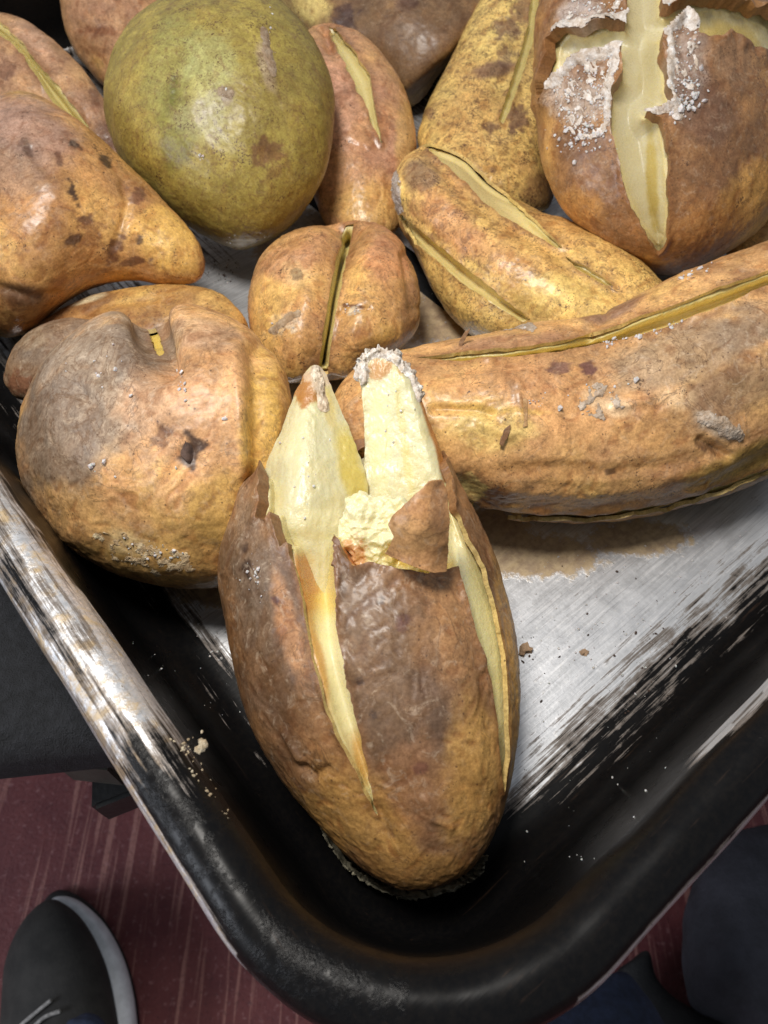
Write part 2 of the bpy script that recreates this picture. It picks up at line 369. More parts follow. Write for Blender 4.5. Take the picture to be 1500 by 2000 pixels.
PROF = []
def build_pan():
    prof = [(.0030, ZR - .0085), (.0006, ZR - .0075), (0, ZR - .0058), (.0006, ZR - .0038), (.0022, ZR - .0016), (.0045, ZR - .0002), (.0070, ZR + .0002), (.0095, ZR - .0006),
            (.0115, ZR - .0022), (.0128, ZR - .0046), (.0136, ZR - .0075)]
    zb, xb, rb = 0.0, .0136, .014
    slope = .11
    n = 26
    for k in range(1, n + 1):                              # wall
        z = ZR - .0075 + (rb - (ZR - .0075)) * k / n
        prof.append((xb + slope * (ZR - .0075 - z), z))
    x0 = prof[-1][0]; a0 = math.atan(slope)
    for k in range(1, 11):                                 # base radius
        an = (math.pi / 2 - a0) * k / 10 + a0
        prof.append((x0 + rb * (math.cos(a0) - math.cos(an)) , rb - rb * (math.sin(an) - math.sin(a0)) / (1 - math.sin(a0))))
    xf = prof[-1][0]
    d = xf
    while d < .19: d += .0028; prof.append((d, 0.0))
    PROF[:] = [p for p in prof if p[0] >= .0136]
    # path around the rounded rectangle: dense near the corner that is seen
    def loop(ins):
        R = max(RO - ins, .004); a, bx, by = ins, LX - ins, LY - ins; pts = []; tags = []
        def arc(cx, cy, a0, n):
            for k in range(n + 1):
                an = a0 + math.pi / 2 * k / n; pts.append((cx + R * math.cos(an), cy + R * math.sin(an)))
        def seg(p, q, n):
            for k in range(1, n): pts.append((p[0] + (q[0] - p[0]) * k / n, p[1] + (q[1] - p[1]) * k / n))
        arc(a + R, a + R, math.pi, 60)
        seg((a + R, a), (bx - R, a), 150)
        arc(bx - R, a + R, -math.pi / 2, 16)
        seg((bx, a + R), (bx, by - R), 30)
        arc(bx - R, by - R, 0, 16)
        seg((bx - R, by), (a + R, by), 30)
        arc(a + R, by - R, math.pi / 2, 16)
        seg((a, by - R), (a, a + R), 190)
        return np.array(pts)
    rings = []
    for (i, z) in prof:
        q = loop(i); rings.append(np.column_stack([q, np.full(len(q), z)]))
    m = len(rings[0])
    # outer shell, 1.4 mm metal
    outer = [(.0042, ZR - .0082), (.0118, ZR - .0090), (.0124, ZR - .012)] + [(x0 - .0014 - slope * (rb - .001) * (0) - (x0 - .0136) * (1 - k / 6), (ZR - .012) + (rb - (ZR - .012)) * k / 6) for k in range(1, 7)] + [(x0 + .004, .003), (xf, -.0016), (.19, -.0016)]
    ringsO = []
    for (i, z) in outer:
        q = loop(i); ringsO.append(np.column_stack([q, np.full(len(q), z)]))
    allr = ringsO[::-1] + rings
    nO = len(ringsO)
    L = np.concatenate(allr); nr = len(allr)
    # hammered, slightly dented lip
    dn = fbm(L * 45, 2) * .0010 * smooth(L[:, 2], .02, .07)
    L = L + np.stack([dn * .5, dn * .5, dn], 1)
    i = np.arange(nr - 1)[:, None]; j = np.arange(m)[None, :]
    Q = np.stack([i * m + j, i * m + (j + 1) % m, (i + 1) * m + (j + 1) % m, (i + 1) * m + j], -1).reshape(-1, 4)
    W = pan_world(L)
    # wear, burnt-on grime and a darker far floor: how black each place is
    x, y, z = L.T; px = project(W)
    nz = fbm(L * 60, 3)
    e = np.minimum(x, y)
    onfloor = z < .004
    ex, ey = x - xf, y - xf
    corner = np.hypot(np.maximum(.115 - x, 0), np.maximum(.115 - y, 0))       # distance into the corner
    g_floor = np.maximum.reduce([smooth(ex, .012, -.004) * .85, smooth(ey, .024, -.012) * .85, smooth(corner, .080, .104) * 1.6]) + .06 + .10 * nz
    g_floor = np.where(y > .24, g_floor + .5 * smooth(y, .24, .34), g_floor)  # floor gets blacker towards the far end
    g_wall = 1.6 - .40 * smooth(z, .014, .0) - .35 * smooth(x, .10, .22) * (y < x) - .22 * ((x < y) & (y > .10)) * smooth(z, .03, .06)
    lip = z > ZR - .0076
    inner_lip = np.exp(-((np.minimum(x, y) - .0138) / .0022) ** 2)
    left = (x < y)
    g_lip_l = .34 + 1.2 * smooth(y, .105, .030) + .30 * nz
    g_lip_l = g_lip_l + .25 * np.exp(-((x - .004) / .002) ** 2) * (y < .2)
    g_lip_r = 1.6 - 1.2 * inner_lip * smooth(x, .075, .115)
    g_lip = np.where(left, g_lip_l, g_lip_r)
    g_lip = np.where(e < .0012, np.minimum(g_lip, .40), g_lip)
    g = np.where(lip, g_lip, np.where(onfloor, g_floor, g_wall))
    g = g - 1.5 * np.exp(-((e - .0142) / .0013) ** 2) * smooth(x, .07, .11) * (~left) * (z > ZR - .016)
    g = np.where((~lip) & (z > .045) & left & (y > .11), g - .55 * smooth(z, .054, .064), g)
    # amber juice under the long potato and beside the others
    res = np.zeros(len(L))
    for (u, v, ru, rv) in [(1050, 1085, 150, 48), (960, 1050, 90, 70), (1250, 1050, 120, 40), (430, 1150, 130, 40), (600, 480, 120, 80), (850, 620, 90, 60)]:
        dd = np.hypot((px[:, 0] - u) / ru, (px[:, 1] - v) / rv); res = np.maximum(res, 1 - smooth(dd, .5, 1.25))
    res *= onfloor
    res = np.where(lip & left, .34 + .35 * fbm(L * 80 + 5, 3) + .15 * smooth(x, .006, .001), res)
    along = np.where(left, 1.0, 0.0)
    o = empty('roasting_pan', PC, 'worn aluminium roasting pan with blackened rounded corner, full of baked potatoes', 'roasting pan')
    # the pan's own axes run along its sides
    o.rotation_euler = (0, 0, math.atan2(DIRX[1], DIRX[0]))
    PLACE[o.name] = np.zeros(3)
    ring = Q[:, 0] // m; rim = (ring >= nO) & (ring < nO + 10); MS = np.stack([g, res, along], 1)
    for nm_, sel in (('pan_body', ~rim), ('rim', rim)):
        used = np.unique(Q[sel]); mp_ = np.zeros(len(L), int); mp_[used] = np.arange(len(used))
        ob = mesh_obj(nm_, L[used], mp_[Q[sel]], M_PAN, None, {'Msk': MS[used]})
        ob.parent = o; ob.location = (0, 0, 0)
    ob['label'] = 'rounded lip, silver and scratched along the left side, black at the corner'
    return o, xf

build_floor_and_door()
PAN, XF = build_pan()

# ------------------------------------------------------------------ potatoes
def inflate(outline, p0, p1, z0=.04, z1=.04, kf=.95, kb=.9, nt=200, nph=300, zmin=.0005, scale=None, ridge=None, flat=1.0, level=1.0):
    """A solid whose outline seen from the camera is `outline` (photo pixels): round sections about the axis p0-p1,
    the axis at heights z0, z1; its distance comes from resting on the level zmin."""
    O = catmull(outline, 8); p0 = np.asarray(p0, float); p1 = np.asarray(p1, float)
    ax = p1 - p0; ax /= np.linalg.norm(ax); pe = np.array([-ax[1], ax[0]])
    a = (O - p0) @ ax; b = (O - p0) @ pe
    amin, amax = a.min() + .02, a.max() - .02
    th = np.linspace(0, math.pi, nt + 1)
    tt = (1 - np.cos(th)) / 2; A = amin + (amax - amin) * tt
    lo = np.zeros(nt + 1); hi = np.zeros(nt + 1); m = len(O)
    for k in range(nt + 1):
        xs = []
        for i in range(m):
            a0, a1 = a[i], a[(i + 1) % m]
            if (a0 <= A[k]) != (a1 <= A[k]):
                xs.append(b[i] + (b[(i + 1) % m] - b[i]) * (A[k] - a0) / (a1 - a0))
        lo[k], hi[k] = (min(xs), max(xs)) if xs else (0, 0)
    mid = (lo + hi) / 2; hw = (hi - lo) / 2
    mid[0] = mid[1]; mid[-1] = mid[-2]; hw[0] = hw[-1] = 0
    q = np.arange(nph) * 2 * math.pi / nph; ph = q - .45 * np.sin(q - math.pi / 2)
    cp = np.cos(ph); sp = np.sin(ph)
    tfr = tt
    zc = np.array([z0, z1])
    dep = []
    for e, zz in ((p0 + ax * amin, z0), (p0 + ax * amax, z1)):
        dep.append((H - zz) / -rays(e)[0][2])
    dm = (dep[0] + dep[1]) / 2; dep = [dm + (q_ - dm) * level for q_ in dep]
    dep = dep[0] + (dep[1] - dep[0]) * tfr
    cen = p0 + ax * ((amin + amax) / 2)
    nv = rays(cen)[0]; nv /= np.linalg.norm(nv)
    U = (p0 + ax * A[:, None] + pe * mid[:, None])
    uv = U[:, None, :] + pe * (hw[:, None] * cp)[:, :, None]
    r = rays(uv.reshape(-1, 2)).reshape(nt + 1, nph, 3)
    spf = sp.copy()
    front = np.where(sp > 0, sp ** flat if flat != 1 else sp, 0); back = np.where(sp <= 0, sp, 0)
    if ridge is not None:                                   # a roof-shaped front, ridge at cross position `ridge`
        fa, fb = (cp + 1) / (ridge + 1), (1 - cp) / (1 - ridge); kk = .85; hh = np.clip(.5 + .5 * (fb - fa) / kk, 0, 1)
        front = np.where(sp > 0, np.maximum(fb + (fa - fb) * hh - kk * hh * (1 - hh), 0), 0)
    off = (hw * dep / F)[:, None] * (front * kf + back * kb)[None, :]
    P = CAM + r * dep[:, None, None] - nv * off[:, :, None]
    P = P[1:-1].reshape(-1, 3)
    tip0 = CAM + rays(U[0])[0] * dep[0]; tip1 = CAM + rays(U[-1])[0] * dep[-1]
    n = nt - 1
    P = np.concatenate([P, tip0[None], tip1[None]])
    sps = np.concatenate([np.tile(sp, n), [0, 0]]); ts = np.concatenate([np.repeat(tt[1:-1], nph), [0, 1]])
    i = np.arange(n - 1)[:, None]; j = np.arange(nph)[None, :]
    v00 = i * nph + j; v01 = i * nph + (j + 1) % nph; v10 = v00 + nph; v11 = v01 + nph
    T = np.concatenate([np.stack([v00, v01, v11], -1).reshape(-1, 3), np.stack([v00, v11, v10], -1).reshape(-1, 3)])
    jj = np.arange(nph)
    T = np.concatenate([T, np.stack([np.full(nph, n * nph), (jj + 1) % nph, jj], 1), np.stack([np.full(nph, n * nph + 1), (n - 1) * nph + jj, (n - 1) * nph + (jj + 1) % nph], 1)])
    N = normals(P, T)
    if np.einsum('ij,ij->i', P - P.mean(0), N).mean() < 0: T = T[:, ::-1].copy(); N = -N
    s = scale if scale is not None else (H - zmin) / (H - P[:, 2].min())
    P = CAM + (P - CAM) * s
    return dict(P=P, T=T, N=N, sp=sps, t=ts, nv=nv, s=s)

def clip(P, T, f, attrs, keep_pos=True):
    """Cut a triangle mesh along f = 0, exactly; returns kept mesh and its cut border."""
    if not keep_pos: f = -f
    f = np.where(np.abs(f) < 1e-9, 1e-9, f)
    ins = f > 0; k = ins[T].sum(1)
    full = T[k == 3]; new = []; seg = []
    def rolled(tri, who):
        w = np.argmax(who[tri], 1); r = np.arange(len(tri))
        return np.stack([tri[r, w], tri[r, (w + 1) % 3], tri[r, (w + 2) % 3]], 1)
    one = rolled(T[k == 1], ins); two = rolled(T[k == 2], ~ins)
    E = np.concatenate([one[:, [0, 1]], one[:, [0, 2]], two[:, [0, 1]], two[:, [0, 2]]])
    Es = np.sort(E, 1); uq, inv = np.unique(Es, axis=0, return_inverse=True); inv = inv.ravel()
    a, b = uq[:, 0], uq[:, 1]; w = (f[a] / (f[a] - f[b]))[:, None] if len(uq) else np.zeros((0, 1))
    nP = P[a] + (P[b] - P[a]) * w; nA = {q: v[a] + (v[b] - v[a]) * w for q, v in attrs.items()}
    base = len(P); n1, n2 = len(one), len(two)
    i1, i2 = base + inv[:n1], base + inv[n1:2 * n1]; j1, j2 = base + inv[2 * n1:2 * n1 + n2], base + inv[2 * n1 + n2:]
    tri = np.concatenate([full, np.stack([one[:, 0], i1, i2], 1), np.stack([j1, two[:, 1], two[:, 2]], 1), np.stack([j1, two[:, 2], j2], 1)])
    seg = np.concatenate([np.stack([i1, i2], 1), np.stack([j2, j1], 1)])
    PP = np.concatenate([P, nP]); AA = {q: np.concatenate([v, nA[q]]) for q, v in attrs.items()}
    used = np.zeros(len(PP), bool); used[tri.ravel()] = True
    mp = np.cumsum(used) - 1
    return PP[used], mp[tri], {q: v[used] for q, v in AA.items()}, mp[seg]

GOLD, YEL, TAN, BRN, UMB, PNK, GRB, DRK = (198, 146, 70), (206, 168, 84), (184, 128, 76), (140, 90, 52), (98, 70, 54), (180, 122, 90), (118, 98, 84), (58, 38, 30)
FLESH, FLY, FLG = (234, 226, 182), (220, 196, 122), (200, 186, 122)

def paint(col, q, P, blobs, seed):
    if not blobs: return col
    w1 = fbm(P * 130 + seed, 4, .6); w2 = fbm(P * 130 + seed + 50, 4, .6)
    h1 = fbm(P * 330 + seed + 9, 3, .6); h2 = fbm(P * 330 + seed + 70, 3, .6)
    for (u, v, ru, rv, rot, c, st) in blobs:
        if max(ru, rv) < 32: ru, rv = ru * 1.4, rv * 1.4
        a = math.radians(rot); du = q[:, 0] - u; dv = q[:, 1] - v
        x = (du * math.cos(a) + dv * math.sin(a)) / ru + .42 * w1; y = (-du * math.sin(a) + dv * math.cos(a)) / rv + .42 * w2
        if max(ru, rv) < 42:
            x = x - .42 * w1 + .75 * h1; y = y - .42 * w2 + .75 * h2; w = (1 - smooth(np.hypot(x, y), .62, 1.0)) * st
        else: w = (1 - smooth(np.hypot(x, y), .55, 1.15)) * st
        col = col + (srgb(c) - col) * w[:, None]
    return col

SURF = {}; TRIS = {}
def potato(name, label, sh, cuts=(), depth=.006, cutw=22, blobs=(), base=(GOLD, TAN, BRN), up=.5, bias=0., speck=.3, dry=.3, wet=.2, seed=0, lump=.0016, wrinkle=.0004, dents=(),
           flesh_blobs=(), jag=2.5, inset=.0006, flesh_col=FLESH, dry_blobs=(), speck_blobs=(), group='baked potatoes in the roasting pan', root=None, skin_name='skin', wr_stretch=1.0, gdir=None, edge_brown=.8, deep_fn=None, mott=1., lift_fn=None, shoulder=.0024, jag_fn=None, crack=0.):
    P, T, N, nv = sh['P'], sh['T'], sh['N'], sh['nv']
    sd = seed * 3.7 + 11
    L = max(np.ptp(P[:, 0]), np.ptp(P[:, 1]))
    Q0 = P.copy()
    d = fbm(Q0 * 38 + sd, 2) * lump + fbm(Q0 * 110 + sd, 3) * lump * .28
    rid = 1 - np.abs(fbm(Q0 * np.array([230, 230, 230]) + sd + .8 * fbm(Q0 * 90 + sd, 2)[:, None] * 3, 3)) * 2
    d = d + rid * wrinkle * .34 * (.5 + .8 * smooth(fbm(Q0 * 45 + sd + 9, 2), -.2, .5))
    d = d + fbm(Q0 * 700 + sd, 2) * .00012
    px0 = project(P); front = smooth(sh['sp'], -.35, .0)
    for (pl_, wd_, dp_) in dents:
        dl = line_dist(px0, pl_) if len(pl_) > 1 else np.hypot(*(px0 - np.array(pl_[0])).T)
        d = d - dp_ * np.exp(-(dl / wd_) ** 2) * front
    if cuts and shoulder:
        f0 = np.full(len(P), 1e3)
        for c in cuts: f0 = np.minimum(f0, poly_sdf(px0, c))
        d = d - shoulder * np.exp(-(np.maximum(f0, 0) / 30) ** 2) * front
    edge = np.minimum(sh['t'], 1 - sh['t']); d = d * smooth(edge, -.002, .012)
    dlow = (fbm(Q0 * 38 + sd, 2) * lump) * smooth(edge, -.002, .012)
    Psm = P + N * (dlow + np.minimum(d - dlow, 0) * .0)[:, None]; Nsm = N
    for (pl_, wd_, dp_) in dents:
        dl = line_dist(px0, pl_) if len(pl_) > 1 else np.hypot(*(px0 - np.array(pl_[0])).T)
        Psm = Psm - Nsm * (dp_ * np.exp(-(dl / wd_) ** 2) * front)[:, None]
    if cuts and shoulder: Psm = Psm - Nsm * (shoulder * np.exp(-(np.maximum(f0, 0) / 30) ** 2) * front)[:, None]
    P = P + N * d[:, None]
    N = normals(P, T); px = project(P)
    # skin colour: paler low down, browned on top where the oven heat reached
    n1 = fbm(Q0 * 60 + sd + 5, 4, .6); n2 = fbm(Q0 * 28 + sd + 31, 3)
    k = np.clip(.5 + bias + up * (N[:, 2] - .45) + .6 * n1 + .35 * n2, 0, 1)[:, None]
    c0, c1, c2 = (srgb(c) for c in base)
    col = np.where(k < .5, c0 + (c1 - c0) * (k * 2), c1 + (c2 - c1) * (k * 2 - 1))
    col = paint(col, px, Q0, blobs, sd)
    n3 = fbm(Q0 * 210 + sd + 3, 4, .65); n4 = fbm(Q0 * 480 + sd + 8, 3, .6)
    col = col * (1 + .24 * np.clip(n3, -.8, .8) + .18 * n4)[:, None]
    col = col + (col * srgb((205, 172, 146)) - col) * (mott * smooth(-rid, -.7, .2) * .65)[:, None]      # darker in the creases
    spk = np.full(len(P), float(speck)); dr = np.full(len(P), float(dry)); we = np.full(len(P), float(wet))
    for arr, bl in ((dr, dry_blobs), (spk, speck_blobs)):
        for (u, v, ru, rv, rot, val) in bl:
            a = math.radians(rot); du = px[:, 0] - u; dv = px[:, 1] - v
            w = 1 - smooth(np.hypot((du * math.cos(a) + dv * math.sin(a)) / ru, (-du * math.sin(a) + dv * math.cos(a)) / rv) + .3 * n1, .6, 1.2)
            arr += (val - arr) * w
    msk = np.stack([spk, dr, we], 1)
    if root is None:
        b = P[np.argmin(P[:, 2])]; c = P.mean(0)
        loc = np.array([c[0], c[1], P[:, 2].min()])
        root = empty(name, loc, label, 'potato', group); PLACE[root.name] = loc
    SURF[root.name + '/' + skin_name] = (P, N, px, front); TRIS[root.name + '/' + skin_name] = T
    if not cuts:
        mesh_obj(skin_name, P, T, M_SKIN, root, {'Col': col, 'Msk': msk}); return root
    f = np.full(len(P), 1e3)
    for c in cuts: f = np.minimum(f, poly_sdf(px, c))
    fs = np.where(sh['sp'] < -.30, 400., f)
    f = f + jag * fbm(Q0 * 240 + sd, 2, .5) * 1.8 * (jag_fn(px) if jag_fn else 1)
    f = np.where(sh['sp'] < -.30, 400., f)
    # the cut edge of the skin browns, shrinks and curls up a little
    e = np.exp(-(np.maximum(f, 0) / 9) ** 2)
    col = col + (srgb((120, 70, 34)) - col) * (edge_brown * e * (.35 + .5 * smooth(n1, -.3, .4)))[:, None]
    Pk = P + N * (e * (.0003 + .0008 * smooth(fbm(Q0 * 110 + sd, 2), -.2, .6)))[:, None]
    lf = lift_fn(px) if lift_fn else np.zeros(len(P))
    Pk = Pk + N * (lf * np.exp(-(np.maximum(f, 0) / 26) ** 2) * (.7 + .6 * fbm(Q0 * 160 + sd, 2)))[:, None]
    SURF[root.name + '/' + skin_name] = (Pk, normals(Pk, T), px, front * (f > -2))
    sP, sT, sA, seg = clip(Pk, T, f, {'Col': col, 'Msk': msk, 'N': N, 'lf': lf[:, None]})
    nb = len(sP); sg = seg; vs = np.unique(sg); mp = {int(v): nb + i for i, v in enumerate(vs)}
    dn = sP[vs] - sA['N'][vs] * (.0013 + sA['lf'][vs]); up_ = sP[vs]
    wl_ = np.clip(.4 - sA['lf'][vs] / .0012, 0, .4); ec = sA['Col'][vs] * (1 - wl_) + srgb(FLY) * wl_
    sP = np.concatenate([sP, dn, up_]); nv_ = len(vs)
    sA['Col'] = np.concatenate([sA['Col'], ec, ec]); sA['Msk'] = np.concatenate([sA['Msk'], sA['Msk'][vs] * 0, sA['Msk'][vs] * 0])
    fl = np.array([[mp[int(a)], mp[int(b)]] for a, b in sg]); sg = fl + nv_
    if len(fl):
        sT = np.concatenate([sT, np.stack([sg[:, 1], sg[:, 0], fl[:, 0]], 1), np.stack([sg[:, 1], fl[:, 0], fl[:, 1]], 1)])
    mesh_obj(skin_name, sP, sT, M_SKIN, root, {'Col': sA['Col'], 'Msk': sA['Msk']})
    # flesh in the opening
    fin = np.maximum(-fs, 0); g = 1 - np.exp(-(fin / cutw))
    gd = nv if gdir is None else (nv + np.asarray(gdir)) / np.linalg.norm(nv + np.asarray(gdir))
    rough = fbm(Q0 * 120 + sd, 2) * .0002
    Pf = Psm - Nsm * (inset * smooth(fs, 14, 0) + .0010)[:, None] + gd * (depth * g * (1 + (deep_fn(px) if deep_fn else 0)) + crack * smooth(fin, 5.5, 9.5))[:, None] + Nsm * rough[:, None]
    fc = np.tile(srgb(flesh_col), (len(P), 1))
    fc = fc + (srgb(FLY) - fc) * (np.exp(-(fin / 7)) * .65)[:, None]
    fc = paint(fc, px, Q0, flesh_blobs, sd + 3)
    fP, fT, fA, _ = clip(Pf, T, f - 15, {'Col': fc}, keep_pos=False)
    mesh_obj('flesh', fP, fT, M_FLESH, root, fA)
    SURF[root.name + '/flesh'] = (Pf, N, px, front * (f < 0))
    return root

# ---- the split potato standing up in the corner
HB = [(448, 978), (436, 1040), (436, 1150), (455, 1270), (495, 1400), (550, 1510), (620, 1610), (700, 1690), (780, 1728), (860, 1722), (930, 1680), (975, 1600), (1003, 1500), (1014, 1400),
      (1012, 1280), (990, 1170), (950, 1060), (905, 960), (850, 880), (780, 850), (650, 880), (540, 935)]
shA = inflate(HB, (660, 860), (830, 1728), .066, .040, .92, .85, 300, 380, zmin=.001)
CUT_A = [(515, 860), (520, 985), (512, 1012), (530, 1018), (540, 1000), (546, 1050), (552, 1072), (566, 1064), (577, 1110), (590, 1175), (602, 1240), (620, 1310), (645, 1400), (672, 1465), (690, 1500),
         (736, 1590), (722, 1530), (712, 1470), (695, 1400), (676, 1320), (664, 1240), (657, 1150), (654, 1045), (664, 1060), (675, 1085), (692, 1108), (720, 1098), (745, 1104), (790, 1116),
         (832, 1122), (872, 1118), (888, 1112), (900, 1140), (916, 1200), (937, 1270), (958, 1330), (968, 1400), (974, 1480), (980, 1550), (990, 1480), (991, 1380), (985, 1280), (966, 1190),
         (942, 1110), (905, 1035), (880, 975), (850, 860), (700, 820)]
pA = potato('potato', 'baked potato split open at the top, wedges of yellow flesh standing out of torn skin', shA, [CUT_A], depth=.007, cutw=24, seed=1, base=(TAN, BRN, UMB), up=.35, bias=.12, speck=.12, dry=.75, wet=.3,
            wrinkle=.0007, lump=.0012, shoulder=.0008, jag_fn=lambda q: 1 - .85 * smooth(q[:, 0], 880, 900) * smooth(q[:, 1], 1100, 1140), jag=2.4, lift_fn=lambda q: .0026 * smooth(q[:, 0], 580, 545) * smooth(q[:, 1], 1180, 1040) + .0014 * smooth(np.abs(q[:, 0] - 668), 40, 15) * smooth(q[:, 1], 1420, 1200) + .0012 * smooth(q[:, 1], 1150, 1110) * smooth(q[:, 0], 640, 670) * smooth(q[:, 0], 900, 880), deep_fn=lambda q: 2.0 * smooth(q[:, 1], 1290, 1090) * smooth(q[:, 0], 905, 870) - .75 * smooth(q[:, 0], 885, 905) * smooth(q[:, 1], 1040, 1090),
            blobs=[(720, 1250, 90, 240, -8, (96, 68, 48), .75), (490, 1100, 60, 170, -8, (104, 82, 66), .75), (560, 1220, 24, 120, -14, (170, 108, 66), .6), (900, 1220, 70, 170, -8, (158, 104, 62), .7), (930, 1500, 70, 160, 8, (176, 122, 58), .8), (700, 1600, 150, 90, 30, (166, 112, 50), .8),
                   (820, 1540, 80, 110, 0, (136, 86, 54), .6), (830, 1700, 120, 40, 0, (150, 100, 46), .7), (1000, 1350, 30, 330, -4, (186, 132, 66), .9),
                   (480, 1110, 9, 13, 0, DRK, .9), (477, 1070, 6, 9, 0, DRK, .8), (537, 1175, 8, 8, 0, (80, 36, 34), .9), (742, 1172, 8, 8, 0, DRK, .8), (787, 1212, 13, 15, 0, (84, 44, 40), .8),
                   (700, 1328, 8, 9, 0, DRK, .8), (728, 1395, 8, 8, 0, DRK, .7), (822, 1500, 16, 9, 0, (90, 44, 36), .7), (670, 1150, 10, 40, 0, DRK, .5)],
            dry_blobs=[(500, 1120, 60, 150, 0, 1.), (930, 1500, 80, 200, 0, .15), (750, 1640, 200, 90, 0, .2)],
            flesh_blobs=[(590, 1130, 26, 80, -8, (196, 112, 34), .75), (612, 1290, 16, 120, -12, (206, 140, 44), .7), (640, 1120, 40, 110, 0, (236, 212, 110), .6), (672, 1085, 26, 34, 0, (200, 116, 44), .85), (700, 1480, 20, 60, -10, (206, 156, 58), .7),
                         (960, 1230, 30, 200, -8, (232, 216, 142), .6), (840, 1100, 60, 26, 0, (216, 176, 50), .8)],
            dents=[([(595, 1495), (615, 1515), (640, 1500)], 8, .0012), ([(560, 1430), (590, 1480)], 7, -.0008), ([(830, 1560), (845, 1600), (880, 1615)], 8, -.0006), ([(735, 1590), (760, 1640)], 14, .0012)])
sA = shA['s']
# wedges of flesh
def wedge(name, outline, p0, p1, z0, z1, ridge, kf, kb, cut, fblobs, seed, label=None, skin=True, nt=150, nph=200):
    sh = inflate(outline, p0, p1, z0, z1, kf, kb, nt, nph, scale=sA, ridge=ridge)
    P, T, N = sh['P'], sh['T'], sh['N']; sd = seed * 5.1
    px = project(P)
    P = P + N * ((fbm(P * 50 + sd, 2) * .0006 + fbm(P * 330 + sd, 3) * .00034 + fbm(P * np.array([620, 70, 70]) + sd, 3) * .00018 + fbm(P * 900 + sd, 2) * .00014) * smooth(np.minimum(sh['t'], 1 - sh['t']), 0, .02))[:, None]
    w = fbm(P * 150 + sd, 3)
    c = np.tile(srgb(FLESH) * .86, (len(P), 1)); c = c + (srgb(FLY) - c) * (.45 * smooth(w, 0, .6))[:, None]
    f = poly_sdf(px, cut) + 3 * w; f = np.where(sh['sp'] < -.1, 60., f)
    sk = smooth(f, -2, 4) if skin else smooth(-sh['sp'], .0, .2) * 0
    c = paint(c, px, P, fblobs, sd)
    c = c + (srgb((178, 120, 60)) - c) * sk[:, None]
    o = mesh_obj(name, P, T, M_FLESH, pA, {'Col': c}); SURF['potato/' + o.name] = (P, normals(P, T), px, smooth(sh['sp'], -.3, 0)); TRIS['potato/' + o.name] = T; return o
WL = [(496, 1020), (514, 930), (546, 845), (578, 762), (606, 716), (632, 724), (662, 790), (694, 870), (714, 935), (716, 990), (692, 1060), (664, 1140), (656, 1230), (636, 1250), (604, 1190), (572, 1110), (528, 1060)]
wedge('flesh_wedge', WL, (612, 716), (640, 1250), .085, .062, .30, .75, .5, [(480, 1020), (505, 940), (540, 845), (574, 755), (600, 690), (640, 700), (730, 930), (740, 1200), (480, 1200)],
      [(600, 762, 30, 40, 12, (176, 108, 36), .85), (585, 1150, 22, 80, -8, (190, 116, 36), .75), (618, 735, 22, 24, 0, (216, 190, 160), .8), (640, 790, 14, 60, -18, (220, 196, 120), .6), (685, 920, 30, 90, -14, (214, 190, 84), .8), (625, 1010, 60, 24, 0, (240, 232, 188), .7)], 1)  # darker yellow right facet: its shade is painted into the flesh colour
WR = [(706, 985), (712, 880), (708, 780), (700, 722), (722, 690), (758, 684), (790, 712), (822, 775), (852, 855), (892, 950), (925, 1020), (930, 1090), (860, 1130), (740, 1090)]
wedge('flesh_wedge', WR, (740, 686), (830, 1125), .089, .062, -.75, .34, .7, [(690, 1200), (700, 700), (740, 660), (786, 704), (816, 775), (842, 850), (866, 935), (885, 985), (900, 1040), (900, 1200)],
      [(745, 718, 40, 24, 10, (190, 124, 46), .75), (790, 860, 10, 140, -8, (216, 200, 120), .5), (740, 860, 30, 120, 0, (240, 230, 170), .6)], 2)
# crumbly mash between the wedges
CR = [(660, 1040), (668, 1000), (690, 972), (730, 968), (780, 972), (820, 1000), (840, 1050), (820, 1105), (760, 1115), (700, 1112), (672, 1080)]
shc = inflate(CR, (660, 1045), (838, 1050), .078, .080, .45, .5, 120, 160, scale=sA)
Pc = shc['P']; Pc = Pc + shc['N'] * (fbm(Pc * 190, 3, .6) * .0018 + fbm(Pc * 560, 3) * .0013)[:, None] * smooth(np.minimum(shc['t'], 1 - shc['t']), 0, .04)[:, None]
cc = np.tile(srgb((236, 228, 184)), (len(Pc), 1)); cc = paint(cc, project(Pc), Pc, [(800, 1085, 60, 30, 0, (222, 184, 60), .8), (690, 1085, 24, 26, 0, (206, 130, 60), .7)], 4.)
mesh_obj('crumbled_flesh', Pc, shc['T'], M_FLESH, pA, {'Col': cc})
